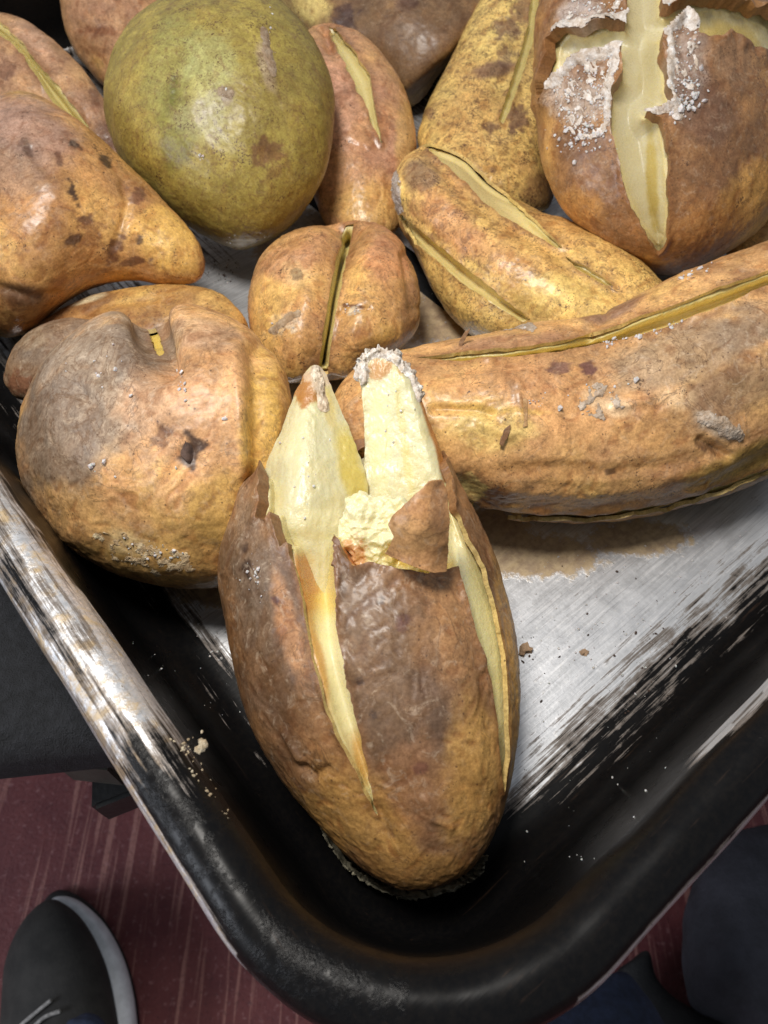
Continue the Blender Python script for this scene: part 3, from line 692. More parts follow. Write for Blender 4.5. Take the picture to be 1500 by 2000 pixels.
# torn flap of skin bent up over the crumbs
def surf_depth(on, uv):
    P, N, px, fr = SURF[on]; w = np.hypot(*(px - np.asarray(uv)).T) + (fr < .5) * 1e4; k = np.argmin(w)
    return float((P[k] - CAM) @ DV)
def sheet(name, poly, z, parent, mat, colr, curl, scale, thick=.0005, seed=1, n=90, blobs=(), on=None):
    """A thin torn piece: polygon in photo pixels laid at a height above its potato, bent by curl(u,v)->metres towards the lens."""
    poly = np.asarray(poly, float); u0, v0 = poly.min(0) - 2; u1, v1 = poly.max(0) + 2
    uu, vv = np.meshgrid(np.linspace(u0, u1, n), np.linspace(v0, v1, n)); q = np.stack([uu.ravel(), vv.ravel()], 1)
    r = rays(q); cen = rays(poly.mean(0))[0]; dpt = (H - z) / -cen[2] * scale if on is None else surf_depth(on, poly.mean(0)) - z
    P = CAM + r * dpt - (cen / np.linalg.norm(cen)) * np.asarray(curl(q[:, 0], q[:, 1]))[:, None]
    P = P - (cen / np.linalg.norm(cen)) * (fbm(P * 160 + seed, 3) * .0007)[:, None]
    i = np.arange(n - 1)[:, None]; j = np.arange(n - 1)[None]; a = i * n + j
    T = np.concatenate([np.stack([a, a + n, a + n + 1], -1).reshape(-1, 3), np.stack([a, a + n + 1, a + 1], -1).reshape(-1, 3)])
    f = -poly_sdf(q, poly) + 1.8 * fbm(P * 500 + seed, 3)
    c = np.tile(srgb(colr), (len(P), 1)) * (1 + .25 * fbm(P * 200 + seed, 3))[:, None]
    c = paint(c, q, P, blobs, seed)
    msk = np.tile([.1, .5, .2], (len(P), 1))
    P2, T2, A2, sg = clip(P, T, f, {'Col': c, 'Msk': msk})
    nrm = -(cen / np.linalg.norm(cen)); N2 = normals(P2, T2)
    if (N2 @ nrm).mean() < 0: T2 = T2[:, ::-1]; sg = sg[:, ::-1]; N2 = -N2
    m = len(P2); B = P2 - N2 * thick
    side = np.concatenate([np.stack([sg[:, 1], sg[:, 0], sg[:, 0] + m], 1), np.stack([sg[:, 1], sg[:, 0] + m, sg[:, 1] + m], 1)])
    T3 = np.concatenate([T2, T2[:, ::-1] + m, side])
    return mesh_obj(name, np.concatenate([P2, B]), T3, mat, parent, {k: np.concatenate([v, v]) for k, v in A2.items()})
FLAP = [(864, 942), (872, 965), (876, 1010), (875, 1060), (872, 1116), (850, 1118), (822, 1110), (788, 1098), (752, 1082), (762, 1065), (770, 1048), (760, 1025), (768, 1008), (795, 985), (815, 965), (838, 945)]
sheet('skin_flap', FLAP, .090, pA, M_SKIN, (150, 98, 58), lambda u, v: .005 * np.sin((u - 750) / 125 * 2.7) + .0045 * ((1118 - v) / 176) ** 1.5 - .0015 * np.cos((v - 940) / 26), sA, blobs=[(800, 1050, 60, 40, 0, (166, 116, 70), .6), (855, 1000, 16, 60, 0, (120, 76, 48), .6)])

# ---- the others
LEVEL = dict(F=.25, G=.1, H=.0, I=.25, J=.35, K=.2, L=.30, M=.8, N=.05, Pp=.5, D=.9)
def other(key, label, outline, p0, p1, z0=.04, z1=.04, kf=.95, kb=.9, zmin=.0005, nt=200, nph=280, **kw):
    sh = inflate(outline, p0, p1, z0, z1, kf, kb, nt, nph, zmin=zmin, level=LEVEL.get(key, 1.0))
    r = potato('potato', label, sh, **kw)
    P = sh['P']; e = np.linalg.norm(P[-1] - P[-2])
    print('POTATO', key, r.name, 'len %.0f mm' % (e * 1000), 'z %.3f..%.3f' % (P[:, 2].min(), P[:, 2].max()), 'ext', np.round(np.ptp(P, axis=0) * 1000), 'cen', np.round(P.mean(0), 3))
    KEY[key] = r
    return r
KEY = {'A': pA}
P_ = shA['P']; print('POTATO A len %.0f' % (np.linalg.norm(P_[-1] - P_[-2]) * 1000), np.round(np.ptp(P_, axis=0) * 1000), np.round(P_.mean(0), 3), P_[:, 2].min(), P_[:, 2].max())

other('B', 'lobed baked potato with grey scorched top and a dark scab beside its cleft',
      [(45, 870), (58, 770), (98, 694), (155, 640), (215, 610), (258, 612), (292, 622), (332, 604), (400, 610), (470, 640), (525, 690), (556, 745), (572, 830), (562, 950), (520, 1060), (450, 1130), (380, 1150), (300, 1143), (200, 1110), (110, 1050), (58, 970)],
      (45, 850), (572, 880), .04, .04, .95, .9, nt=240, nph=320, seed=2, base=(GOLD, (190, 132, 84), BRN), up=.2, bias=-.05, speck=.12, dry=.5, wet=.08, wrinkle=.0006, depth=.002, cutw=10, jag=2,
      cuts=[[(284, 640), (298, 632), (311, 652), (319, 690), (316, 706), (302, 682)]], flesh_col=(226, 190, 80),
      blobs=[(200, 740, 190, 165, -25, (128, 108, 92), .95), (115, 850, 95, 160, 10, (116, 96, 82), .9), (260, 690, 60, 70, 0, (110, 90, 78), .7), (400, 650, 90, 40, 10, (140, 108, 90), .6), (330, 800, 120, 90, 0, (190, 132, 92), .5),
             (510, 850, 45, 200, 5, (186, 136, 56), .9), (300, 1090, 190, 60, 12, (184, 132, 66), .7), (150, 1000, 90, 70, 30, (190, 136, 82), .6), (312, 850, 34, 26, 10, (96, 58, 42), .8), (374, 882, 30, 40, -10, (60, 38, 30), .95), (250, 1060, 60, 30, 20, (206, 176, 130), .5), (430, 1000, 70, 90, 0, (190, 140, 60), .7)],
      dry_blobs=[(190, 760, 170, 170, 0, 1.0)],
      dents=[([(290, 590), (300, 640), (318, 700)], 34, .0065), ([(455, 690), (468, 800), (470, 920)], 16, -.0014), ([(500, 690), (510, 900), (490, 1050)], 22, .0030), ([(374, 882)], 26, .0016), ([(312, 850)], 20, .0014),
             ([(150, 1040), (300, 1100), (420, 1120)], 30, -.001), ([(180, 790), (150, 760)], 14, .0012), ([(200, 700), (190, 735)], 9, .0012)])
other('C', 'small greyish brown baked potato squeezed against the pan wall', [(6, 725), (28, 672), (80, 632), (140, 620), (200, 636), (225, 690), (190, 750), (120, 785), (50, 788), (18, 772)],
      (8, 735), (222, 700), .05, .05, zmin=.012, nt=130, nph=180, seed=3, base=(TAN, (140, 104, 78), GRB), bias=.2, speck=.15, dry=.9, wet=.3, blobs=[(40, 750, 40, 30, 0, (120, 66, 44), .8), (60, 660, 40, 30, 0, (150, 122, 96), .5)])
other('D', 'tapering baked potato with black elongated spots and a purplish brown shoulder',
      [(-60, 225), (0, 187), (60, 182), (122, 213), (190, 268), (260, 335), (330, 405), (384, 468), (400, 518), (382, 552), (325, 560), (250, 552), (170, 570), (110, 608), (60, 645), (5, 655), (-70, 600), (-120, 420)],
      (-115, 390), (398, 528), .055, .045, nt=220, nph=300, zmin=.004, seed=4, base=(GOLD, (178, 120, 66), BRN), up=.25, bias=.05, speck=.22, dry=.3, wet=.3, wrinkle=.0004,
      blobs=[(40, 250, 130, 70, 20, (146, 108, 94), .85), (10, 330, 90, 70, 0, (120, 92, 80), .7), (60, 420, 90, 60, 30, (150, 94, 52), .6), (330, 470, 90, 60, 45, (204, 150, 66), .8), (200, 420, 90, 60, 30, (192, 138, 70), .6), (45, 575, 55, 26, 10, (70, 44, 36), .75), (60, 600, 60, 40, 0, (96, 62, 46), .5),
             (148, 283, 12, 7, 40, DRK, .95), (206, 314, 15, 7, 45, DRK, .95), (142, 378, 9, 18, -20, DRK, .95), (50, 288, 10, 20, -30, (70, 44, 36), .7), (115, 312, 6, 16, -10, (92, 56, 44), .8), (168, 428, 14, 10, 20, (76, 40, 32), .85), (138, 470, 16, 11, -20, (66, 36, 30), .85),
             (220, 490, 16, 28, 20, (88, 46, 34), .85), (262, 512, 24, 8, -10, (84, 44, 34), .8), (268, 385, 12, 16, 30, (96, 52, 40), .75), (178, 450, 30, 34, 0, (120, 66, 42), .6), (274, 470, 7, 7, 0, DRK, .8), (90, 500, 60, 30, 0, (140, 84, 48), .5)],
      dents=[([(240, 360), (250, 400), (225, 480)], 9, .0012), ([(60, 290), (90, 330)], 10, .001), ([(0, 560), (60, 580), (110, 575)], 9, .0012)])
other('E', 'yellow brown baked potato lying low beneath the spotted tapering one', [(50, 660), (110, 606), (190, 572), (300, 556), (400, 563), (460, 598), (488, 650), (482, 720), (400, 760), (250, 780), (110, 740)],
      (55, 680), (487, 670), .03, .03, .8, .8, nt=140, nph=200, seed=5, base=(YEL, (176, 122, 60), BRN), speck=.25, blobs=[(190, 590, 60, 14, -20, (120, 76, 44), .8), (170, 585, 30, 6, -14, (210, 196, 160), .6), (430, 600, 60, 40, 30, (196, 146, 76), .6)], dents=[([(120, 640), (200, 590), (300, 580)], 9, .0012)])
other('F', 'pinkish baked potato with one long slit, resting behind the spotted tapering one', [(-90, 30), (-20, 18), (20, 22), (70, 48), (132, 102), (190, 180), (236, 255), (252, 330), (205, 350), (110, 310), (0, 250), (-90, 160)],
      (-90, 80), (250, 335), .055, .055, zmin=.010, seed=6, base=(GOLD, (188, 134, 90), (150, 104, 78)), bias=.1, speck=.2, dry=.3, depth=.006, cutw=12, crack=.003, flesh_col=(210, 196, 134),
      cuts=[[(-30, 30), (0, 44), (40, 78), (85, 135), (130, 190), (165, 238), (192, 282), (178, 274), (140, 242), (97, 192), (58, 128), (20, 82), (-30, 56)]],
      blobs=[(210, 262, 24, 30, 20, (96, 60, 46), .85), (12, 138, 20, 14, 20, (106, 66, 50), .8), (60, 70, 60, 30, 40, (190, 140, 116), .6), (186, 190, 10, 26, -10, (120, 76, 58), .7)])
other('G', 'pinkish baked potato with a brown crease behind the green one', [(118, -60), (120, 0), (133, 70), (165, 130), (215, 178), (300, 185), (345, 80), (335, -60), (230, -130)], (225, -125), (245, 185), .04, .04, nt=140, nph=200, seed=7,
      base=(GOLD, (186, 130, 88), (160, 108, 78)), bias=.05, speck=.15, blobs=[(195, 60, 40, 10, 2, (132, 72, 42), .8), (190, 100, 30, 8, 10, (130, 76, 44), .6), (200, 20, 20, 16, 0, (140, 96, 76), .5)], dents=[([(150, 52), (230, 56)], 12, .0015)])
other('H', 'large round green skinned potato, smooth and unsplit', [(203, 190), (212, 118), (248, 52), (310, 2), (420, -26), (530, 0), (602, 70), (640, 160), (652, 240), (640, 322), (600, 400), (545, 455), (480, 484), (415, 470), (350, 432), (285, 375), (232, 300)],
      (330, 0), (510, 478), .06, .06, 1.0, .95, zmin=.012, nt=220, nph=300, seed=8, base=((146, 122, 50), (134, 112, 46), (120, 98, 42)), up=.1, bias=0, speck=.34, dry=.05, wet=.02, mott=.4, wrinkle=.00012, lump=.0018,
      blobs=[(330, 130, 60, 130, 10, (120, 114, 60), .6), (345, 260, 40, 100, 0, (92, 88, 30), .6), (410, 130, 60, 70, 0, (150, 150, 96), .5), (520, 120, 18, 60, -12, (150, 126, 100), .8), (400, 230, 70, 60, 30, (146, 136, 90), .6), (525, 297, 24, 26, 20, (104, 66, 36), .85), (540, 335, 40, 14, -30, (112, 78, 40), .6),
             (440, 185, 16, 16, 0, (110, 80, 56), .7), (250, 250, 40, 160, -10, (150, 124, 50), .6), (600, 260, 40, 120, 0, (140, 116, 44), .6), (338, 175, 8, 40, 4, (84, 82, 14), .7)],
      dents=[([(338, 150), (342, 190)], 8, .0008), ([(525, 297)], 20, .0008)])
other('I', 'smooth pinkish baked potato with one open slit beside the green one', [(560, 210), (585, 90), (612, 54), (642, 46), (692, 55), (742, 96), (786, 170), (813, 260), (807, 350), (782, 440), (722, 485), (660, 470), (615, 400), (585, 300)],
      (640, 46), (715, 485), .045, .045, zmin=.0005, seed=9, base=(GOLD, (188, 130, 84), (168, 112, 84)), bias=.05, speck=.22, dry=.2, wet=.45, depth=.007, cutw=14, wrinkle=.0003,
      cuts=[[(640, 52), (656, 58), (690, 100), (722, 148), (730, 200), (746, 282), (734, 262), (714, 214), (690, 160), (662, 104)]], flesh_col=(228, 214, 156), blobs=[(660, 190, 50, 110, -10, (186, 128, 104), .75), (740, 250, 24, 40, 0, (150, 84, 50), .5), (720, 400, 70, 60, 0, (196, 144, 72), .7), (790, 270, 20, 90, 0, (200, 150, 80), .6)],
      dents=[([(632, 40), (640, 80)], 16, .004), ([(680, 275), (712, 282)], 6, .0008), ([(690, 290), (720, 292)], 6, .0008)])
other('J', 'small round baked potato parted by a narrow slit, between the lobed and the diagonal ones', [(487, 640), (489, 570), (516, 500), (566, 456), (640, 436), (720, 433), (776, 465), (812, 530), (822, 600), (806, 655), (750, 700), (690, 740), (600, 748), (540, 735), (500, 690)],
      (660, 432), (635, 748), .04, .04, nt=220, nph=300, seed=10, base=(GOLD, (192, 134, 76), (166, 106, 68)), up=.35, bias=.0, speck=.3, dry=.35, wet=.45, depth=.007, cutw=10, jag=1.6, shoulder=.0052, crack=.007,
      cuts=[[(694, 438), (686, 472), (674, 522), (662, 580), (650, 650), (640, 728), (621, 728), (631, 650), (641, 580), (654, 512), (666, 462), (676, 440)]], flesh_col=(232, 216, 150),
      blobs=[(560, 520, 60, 40, -20, (168, 108, 76), .7), (580, 537, 9, 9, 0, (60, 36, 34), .95), (580, 540, 32, 28, 0, (190, 150, 100), .4), (760, 500, 50, 60, 30, (182, 110, 76), .7), (690, 598, 34, 5, 4, (90, 44, 32), .85), (553, 630, 26, 18, -20, (206, 186, 160), .6), (690, 608, 14, 8, 0, (210, 190, 160), .7), (805, 590, 24, 80, 5, (120, 74, 56), .7), (520, 620, 40, 90, 0, (200, 148, 72), .6)],  # dark band down the right side is shade painted into the skin
      dents=[([(684, 425), (668, 500)], 20, .0035), ([(790, 500), (812, 600)], 12, .002), ([(665, 598), (720, 602)], 6, .001)])
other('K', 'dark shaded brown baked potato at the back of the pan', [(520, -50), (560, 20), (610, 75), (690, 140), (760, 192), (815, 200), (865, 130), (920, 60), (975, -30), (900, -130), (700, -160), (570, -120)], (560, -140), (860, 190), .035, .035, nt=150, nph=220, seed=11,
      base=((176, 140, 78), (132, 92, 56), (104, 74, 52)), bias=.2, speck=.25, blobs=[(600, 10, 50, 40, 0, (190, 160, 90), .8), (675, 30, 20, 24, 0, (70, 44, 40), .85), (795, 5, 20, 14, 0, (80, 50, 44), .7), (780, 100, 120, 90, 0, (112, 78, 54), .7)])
other('L', 'speckled golden baked potato with a narrow slit and purple brown stains', [(975, -60), (908, 60), (856, 158), (822, 236), (820, 290), (862, 336), (950, 385), (1030, 408), (1074, 394), (1084, 300), (1090, 150), (1110, 0), (1100, -70), (1040, -100)], (1050, -95), (945, 400), .045, .045, nt=220, nph=300, seed=12,
      base=((214, 176, 96), (206, 162, 86), (188, 136, 76)), up=.1, bias=-.05, speck=.42, dry=.2, wet=.35, depth=.006, cutw=9, jag=1.4, cuts=[[(1040, -40), (1054, -40), (1052, 10), (1040, 84), (1021, 142), (1000, 202), (982, 242), (974, 236), (994, 172), (1013, 112), (1030, 50)]], flesh_col=(228, 214, 152),
      blobs=[(960, 140, 52, 18, -10, (110, 74, 62), .85), (988, 110, 16, 18, 0, (118, 84, 72), .6), (988, 55, 22, 18, 0, (124, 92, 78), .75), (1020, 20, 20, 22, 0, (130, 86, 66), .7), (955, 250, 14, 12, 20, (92, 52, 44), .8), (1012, 235, 16, 24, 0, (88, 50, 46), .8), (840, 222, 10, 9, 0, (110, 66, 50), .7), (1055, 370, 30, 30, 0, (110, 60, 40), .7), (900, 240, 60, 80, 0, (206, 150, 82), .5)])
other('M', 'diagonal baked potato with two parallel slits and a brown rounded end', [(767, 372), (784, 316), (820, 284), (852, 276), (905, 300), (965, 350), (1050, 400), (1130, 440), (1220, 490), (1290, 548), (1318, 610), (1240, 655), (1100, 685), (980, 672), (905, 640), (848, 570), (798, 490), (775, 430)],
      (770, 340), (1312, 620), .045, .045, nt=260, nph=320, seed=13, base=((212, 172, 90), (204, 154, 80), (180, 122, 68)), up=.1, bias=-.02, speck=.38, dry=.3, wet=.35, depth=.006, cutw=13, jag=1.8, shoulder=.0032,
      cuts=[[(776, 414), (792, 424), (832, 460), (882, 500), (932, 540), (988, 586), (1036, 624), (1020, 630), (960, 592), (898, 550), (848, 506), (804, 466)], [(828, 286), (855, 274), (905, 298), (962, 352), (1010, 398), (1060, 446), (1104, 488), (1086, 486), (1030, 452), (978, 422), (930, 384), (888, 338)], [(1098, 498), (1150, 525), (1200, 560), (1180, 556), (1130, 528)]], flesh_col=(236, 216, 152),
      blobs=[(820, 345, 44, 40, 20, (122, 88, 66), .85), (880, 440, 110, 44, 38, (168, 104, 66), .75), (1000, 520, 80, 40, 36, (190, 130, 74), .6), (1120, 580, 110, 50, 10, (214, 172, 92), .8), (775, 375, 8, 34, 0, (210, 196, 180), .6), (1030, 480, 90, 20, 38, (206, 150, 80), .6)],
      dents=[([(840, 300), (950, 390), (1100, 490)], 14, .001)], speck_blobs=[(1120, 590, 130, 60, 0, .25)])
other('N', 'large baked potato cut crosswise, its salt crusted petals opened to pale flesh', [(1052, 110), (1058, 20), (1110, -60), (1250, -115), (1420, -95), (1530, 0), (1575, 150), (1560, 300), (1500, 420), (1420, 492), (1320, 536), (1240, 516), (1150, 460), (1090, 390), (1058, 310), (1048, 240)],
      (1290, -112), (1310, 536), .06, .06, 1.0, .95, zmin=.014, nt=280, nph=360, seed=14, base=((176, 122, 58), (134, 86, 48), (104, 68, 46)), up=.25, bias=.1, speck=.25, dry=.5, wet=.2, depth=.0095, cutw=30, shoulder=.0006, lift_fn=lambda q: .0030 * smooth(q[:, 1], 300, 200) + .0008, jag=3.0, inset=.002, flesh_col=(208, 198, 160),
      cuts=[[(1062, 200), (1070, 140), (1084, 84), (1104, 64), (1150, 60), (1200, 46), (1222, 52), (1226, 30), (1216, -60), (1292, -60), (1292, 18), (1302, 26), (1340, 10), (1400, 4), (1450, 14), (1500, 34), (1560, 70), (1560, 150), (1500, 112), (1450, 94), (1412, 74), (1400, 86), (1356, 82), (1346, 50), (1330, 36), (1308, 56), (1290, 70),
             (1296, 120), (1300, 170), (1312, 200), (1290, 212), (1258, 222), (1290, 232), (1302, 300), (1306, 380), (1306, 436), (1300, 470), (1286, 492), (1252, 442), (1226, 382), (1206, 312), (1194, 250), (1192, 180), (1216, 150), (1210, 98), (1194, 98), (1160, 112), (1120, 124), (1086, 160), (1066, 206)]],
      blobs=[(1130, 200, 60, 60, -20, (150, 134, 124), .8), (1130, 280, 60, 40, 0, (92, 56, 40), .7), (1340, 150, 46, 90, 0, (140, 122, 114), .7), (1140, 30, 50, 40, 0, (160, 146, 140), .8), (1370, 220, 80, 70, 30, (96, 66, 54), .7), (1470, 380, 60, 90, 30, (190, 132, 60), .7), (1130, 400, 60, 40, 20, (176, 118, 54), .6), (1400, 440, 110, 50, -20, (150, 96, 46), .6), (1070, 150, 20, 80, 0, (110, 74, 50), .6), (1440, 120, 60, 40, 0, (130, 92, 66), .6)],
      dry_blobs=[(1130, 190, 70, 80, 0, 1.), (1330, 140, 60, 110, 0, 1.), (1140, 40, 60, 50, 0, 1.)],
      flesh_blobs=[(1278, 350, 16, 130, -3, (184, 160, 74), .85), (1130, 130, 60, 40, 0, (190, 164, 84), .7), (1430, 60, 90, 40, 10, (190, 162, 74), .7), (1270, 130, 24, 90, 0, (188, 172, 118), .5)])
other('O', 'long curved baked potato with a slit along its top, lying beside the split one', [(640, 810), (680, 732), (760, 688), (850, 662), (960, 647), (1070, 627), (1160, 613), (1260, 573), (1360, 524), (1500, 468), (1600, 440), (1660, 560), (1650, 760), (1590, 880), (1500, 938), (1400, 976), (1270, 1010), (1150, 1024), (1030, 1020), (940, 1003), (840, 975), (720, 930), (655, 875)],
      (645, 835), (1662, 620), .042, .046, .95, .9, nt=340, nph=380, seed=15, base=((206, 156, 76), (194, 136, 80), (156, 104, 68)), up=.2, bias=0., speck=.2, dry=.35, wet=.4, wrinkle=.0005, depth=.006, cutw=10, jag=1.5, shoulder=.0022, crack=.004,
      cuts=[[(815, 700), (900, 690), (1000, 682), (1090, 668), (1180, 648), (1250, 620), (1350, 584), (1500, 530), (1580, 505), (1580, 535), (1500, 560), (1400, 604), (1300, 640), (1200, 668), (1100, 686), (1000, 698), (900, 707)],
            [(905, 962), (935, 986), (1000, 999), (1150, 1004), (1300, 984), (1420, 944), (1540, 898), (1540, 908), (1420, 957), (1300, 996), (1150, 1015), (1000, 1011), (930, 999)]], flesh_col=(236, 214, 146),
      blobs=[(1330, 690, 200, 70, -20, (148, 116, 88), .85), (1430, 760, 150, 60, -25, (120, 88, 64), .85), (1460, 640, 90, 50, -25, (120, 96, 78), .7), (1110, 810, 150, 60, -4, (194, 130, 80), .6), (960, 840, 90, 50, 5, (200, 164, 92), .7), (1000, 740, 150, 36, -5, (186, 124, 78), .7), (1000, 668, 130, 20, -6, (148, 98, 76), .7), (1200, 600, 70, 26, -26, (120, 84, 72), .8),
             (1060, 915, 140, 24, -2, (162, 106, 56), .7), (1150, 718, 16, 12, 0, (84, 40, 46), .85), (1092, 720, 18, 12, 0, (96, 56, 56), .8), (1228, 836, 9, 9, 0, (96, 40, 36), .85), (1400, 830, 46, 22, 25, (176, 152, 128), .8), (1370, 870, 36, 10, 35, (80, 48, 30), .8), (965, 970, 30, 16, 0, (130, 80, 42), .8), (1010, 775, 30, 10, 60, (96, 64, 44), .5), (980, 800, 110, 8, 4, (186, 140, 60), .7),
             (1190, 790, 60, 24, 20, (214, 178, 140), .6), (1450, 900, 120, 30, -22, (176, 134, 58), .7), (920, 950, 40, 30, 20, (222, 200, 120), .6), (1190, 920, 12, 5, 0, DRK, .7), (1320, 780, 30, 20, 0, (190, 150, 110), .6), (1280, 840, 90, 60, 0, (184, 126, 66), .5)],
      dry_blobs=[(1380, 700, 220, 110, -20, .95)],
      dents=[([(850, 798), (930, 800), (960, 810)], 9, .0014), ([(940, 830), (1000, 850)], 10, -.0009), ([(980, 920), (1090, 914), (1200, 926), (1310, 908), (1400, 880)], 15, .0008), ([(1040, 948), (1130, 955), (1250, 945)], 13, .0005), ([(1370, 860), (1420, 890)], 10, .0022), ([(1390, 820), (1430, 840)], 16, -.0014), ([(1200, 795), (1270, 780)], 9, -.0008), ([(1120, 660), (1180, 612)], 8, .0015), ([(1010, 740), (1020, 830)], 7, -.0006)])
other('Pp', 'yellow baked potato barely showing behind the long curved one', [(1420, 500), (1455, 452), (1530, 425), (1610, 440), (1640, 500), (1560, 560), (1460, 560)], (1422, 510), (1638, 500), .04, .04, nt=110, nph=150, seed=16, base=(YEL, GOLD, TAN), speck=.2)


# ------------------------------------------------------------------ salt, crusts, crumbs
_bm = bmesh.new(); bmesh.ops.create_icosphere(_bm, subdivisions=1, radius=1.0)
ICO_V = np.array([v.co[:] for v in _bm.verts]); ICO_F = np.array([[v.index for v in f.verts] for f in _bm.faces]); _bm.free()
def grains(name, pts, nrm, sizes, mat, parent, col=None, flat=.7, sink=.25, smooth_shade=False, kind='stuff', col_var=.12):
    n = len(pts)
    if n == 0: return None
    q = RNG.normal(size=(n, 4)); q /= np.linalg.norm(q, axis=1, keepdims=True); w, x, y, z = q.T
    R = np.stack([1 - 2 * (y * y + z * z), 2 * (x * y - z * w), 2 * (x * z + y * w), 2 * (x * y + z * w), 1 - 2 * (x * x + z * z), 2 * (y * z - x * w), 2 * (x * z - y * w), 2 * (y * z + x * w), 1 - 2 * (x * x + y * y)], 1).reshape(n, 3, 3)
    V = ICO_V[None] * (1 + RNG.uniform(-.3, .3, (n, len(ICO_V), 1))) * RNG.uniform(.55, 1.25, (n, 1, 3))
    V = np.einsum('nij,nvj->nvi', R, V) * sizes[:, None, None]
    V = V + (pts + nrm * sizes[:, None] * (1 - sink) * .5)[:, None, :]
    T = (ICO_F[None] + (np.arange(n) * len(ICO_V))[:, None, None]).reshape(-1, 3)
    at = None
    if col is not None:
        c = np.tile(srgb(col), (n, 1)) * (1 + RNG.uniform(-col_var, col_var, (n, 1))); at = {'Col': np.repeat(c, len(ICO_V), 0)}
    o = mesh_obj(name, V.reshape(-1, 3), T, mat, parent, at, smooth_shade); o['kind'] = kind; return o
def pick(on, region, n, soft=0):
    P, N, px, fr = SURF[on]; ok = fr > .6
    if len(region) and np.ndim(region[0]) == 0:
        u, v, ru, rv = region; w = np.exp(-2.0 * (((px[:, 0] - u) / ru) ** 2 + ((px[:, 1] - v) / rv) ** 2)) * ok; w[w < .02] = 0
    elif soft: w = np.exp(-(line_dist(px, region) / soft) ** 2) * ok; w[w < .05] = 0
    else: w = (poly_sdf(px, region) < 0) * ok * 1.0
    if w.sum() <= 0: return np.zeros((0, 3)), np.zeros((0, 3))
    i = RNG.choice(len(P), min(n, int((w > 0).sum())), replace=False, p=w / w.sum()); return P[i] + RNG.normal(0, .00015, (len(i), 3)), N[i]
def sprinkle(root, name, jobs, mat=M_SALT, col=None):
    A, B, S = [], [], []
    for on, reg, n, s0, s1, soft in jobs:
        p, q = pick(on, reg, n, soft); A.append(p); B.append(q); S.append(s0 * .5 + (s1 - s0 * .5) * RNG.uniform(0, 1, len(p)) ** 2.6)
    return grains(name, np.concatenate(A), np.concatenate(B), np.concatenate(S), mat, root, col)
def sk(k): return KEY[k].name + '/skin'
PET1 = [(1088, 175), (1122, 130), (1162, 116), (1205, 104), (1208, 150), (1190, 185), (1190, 262), (1150, 285), (1110, 262), (1090, 225)]
PET2 = [(1300, 66), (1330, 42), (1348, 62), (1358, 95), (1375, 150), (1350, 205), (1315, 228), (1302, 180)]
PET3 = [(1092, 70), (1112, 0), (1212, -20), (1220, 44), (1160, 54)]
sprinkle(KEY['N'], 'salt', [(sk('N'), PET1, 420, .0002, .0006, 0), (sk('N'), PET2, 200, .0002, .0006, 0), (sk('N'), PET3, 200, .0002, .0006, 0), (sk('N'), (1140, 270, 60, 40), 60, .0004, .0011, 0), (sk('N'), (1345, 180, 40, 60), 50, .0004, .0012, 0), (sk('N'), (1310, 15, 40, 16), 20, .0003, .0008, 0)])
def crust(root, on, lines, areas, col, thick, seed, name='starch_crust', holes=.25):
    # a continuous ragged film of dried salt and starch grown on the surface
    P, N, px, fr = SURF[on]; f = np.full(len(P), -30.); n = fbm(P * 420 + seed, 4, .65); n2 = fbm(P * 1500 + seed, 2)
    for pl_, soft in lines: f = np.maximum(f, soft - line_dist(px, pl_) + soft * .9 * n)
    for po, amt in areas: f = np.maximum(f, np.minimum(-poly_sdf(px, po), 8) + 26 * n - amt)
    f = np.where(fr > .5, f, -30.)
    h = thick * smooth(f, 0, 5) * (.55 + .6 * np.abs(n) + .9 * np.maximum(n2, 0)) + .00005
    Q = P + N * h[:, None]
    c = np.tile(srgb(col), (len(P), 1)) * (1 + .35 * n + .2 * n2)[:, None]
    Q, T, A, _s = clip(Q, TRIS[on], f, {'Col': np.clip(c, 0, 1)})
    o = mesh_obj(name, Q, T, M_CRUST, root, A); o['kind'] = 'stuff'; return o
crust(KEY['N'], sk('N'), [([(1088, 168), (1122, 130), (1162, 116), (1206, 104)], 11), ([(1204, 104), (1188, 180), (1188, 240)], 8), ([(1302, 70), (1330, 44), (1350, 66)], 11), ([(1308, 80), (1308, 190)], 8), ([(1262, 222), (1292, 214), (1316, 206), (1322, 226)], 10), ([(1096, 58), (1150, 54), (1224, 42)], 12), ([(1300, 18), (1345, 4), (1400, -2)], 9)],
      [(PET1, 12), (PET2, 12), (PET3, 11)], (232, 226, 220), .0007, 3.)
FWL, FWR = 'potato/flesh_wedge', 'potato/flesh_wedge.001'
crust(pA, FWR, [([(694, 704), (704, 716), (712, 744)], 11), ([(698, 700), (740, 688), (772, 698)], 10), ([(772, 698), (800, 728), (820, 776)], 8)], [], (248, 242, 234), .0015, 5.)
crust(pA, FWL, [([(616, 722), (626, 760), (632, 794)], 9)], [], (236, 222, 200), .0009, 7.)
crust(KEY['M'], sk('M'), [([(770, 340), (774, 385), (780, 410)], 7)], [], (200, 190, 182), .0006, 8.)
crust(KEY['O'], sk('O'), [([(968, 640), (1010, 634), (1040, 640)], 7), ([(1375, 815), (1410, 830), (1440, 850)], 14)], [([(1110, 760), (1180, 740), (1240, 790), (1180, 830), (1130, 810)], 11)], (206, 190, 172), .0006, 9.)
crust(KEY['H'], sk('H'), [([(515, 60), (525, 110), (532, 140)], 8), ([(436, 176), (446, 186)], 9)], [], (170, 152, 130), .0006, 10.)
crust(KEY['J'], sk('J'), [([(535, 645), (560, 622), (580, 612)], 8)], [], (200, 176, 146), .0004, 11.)
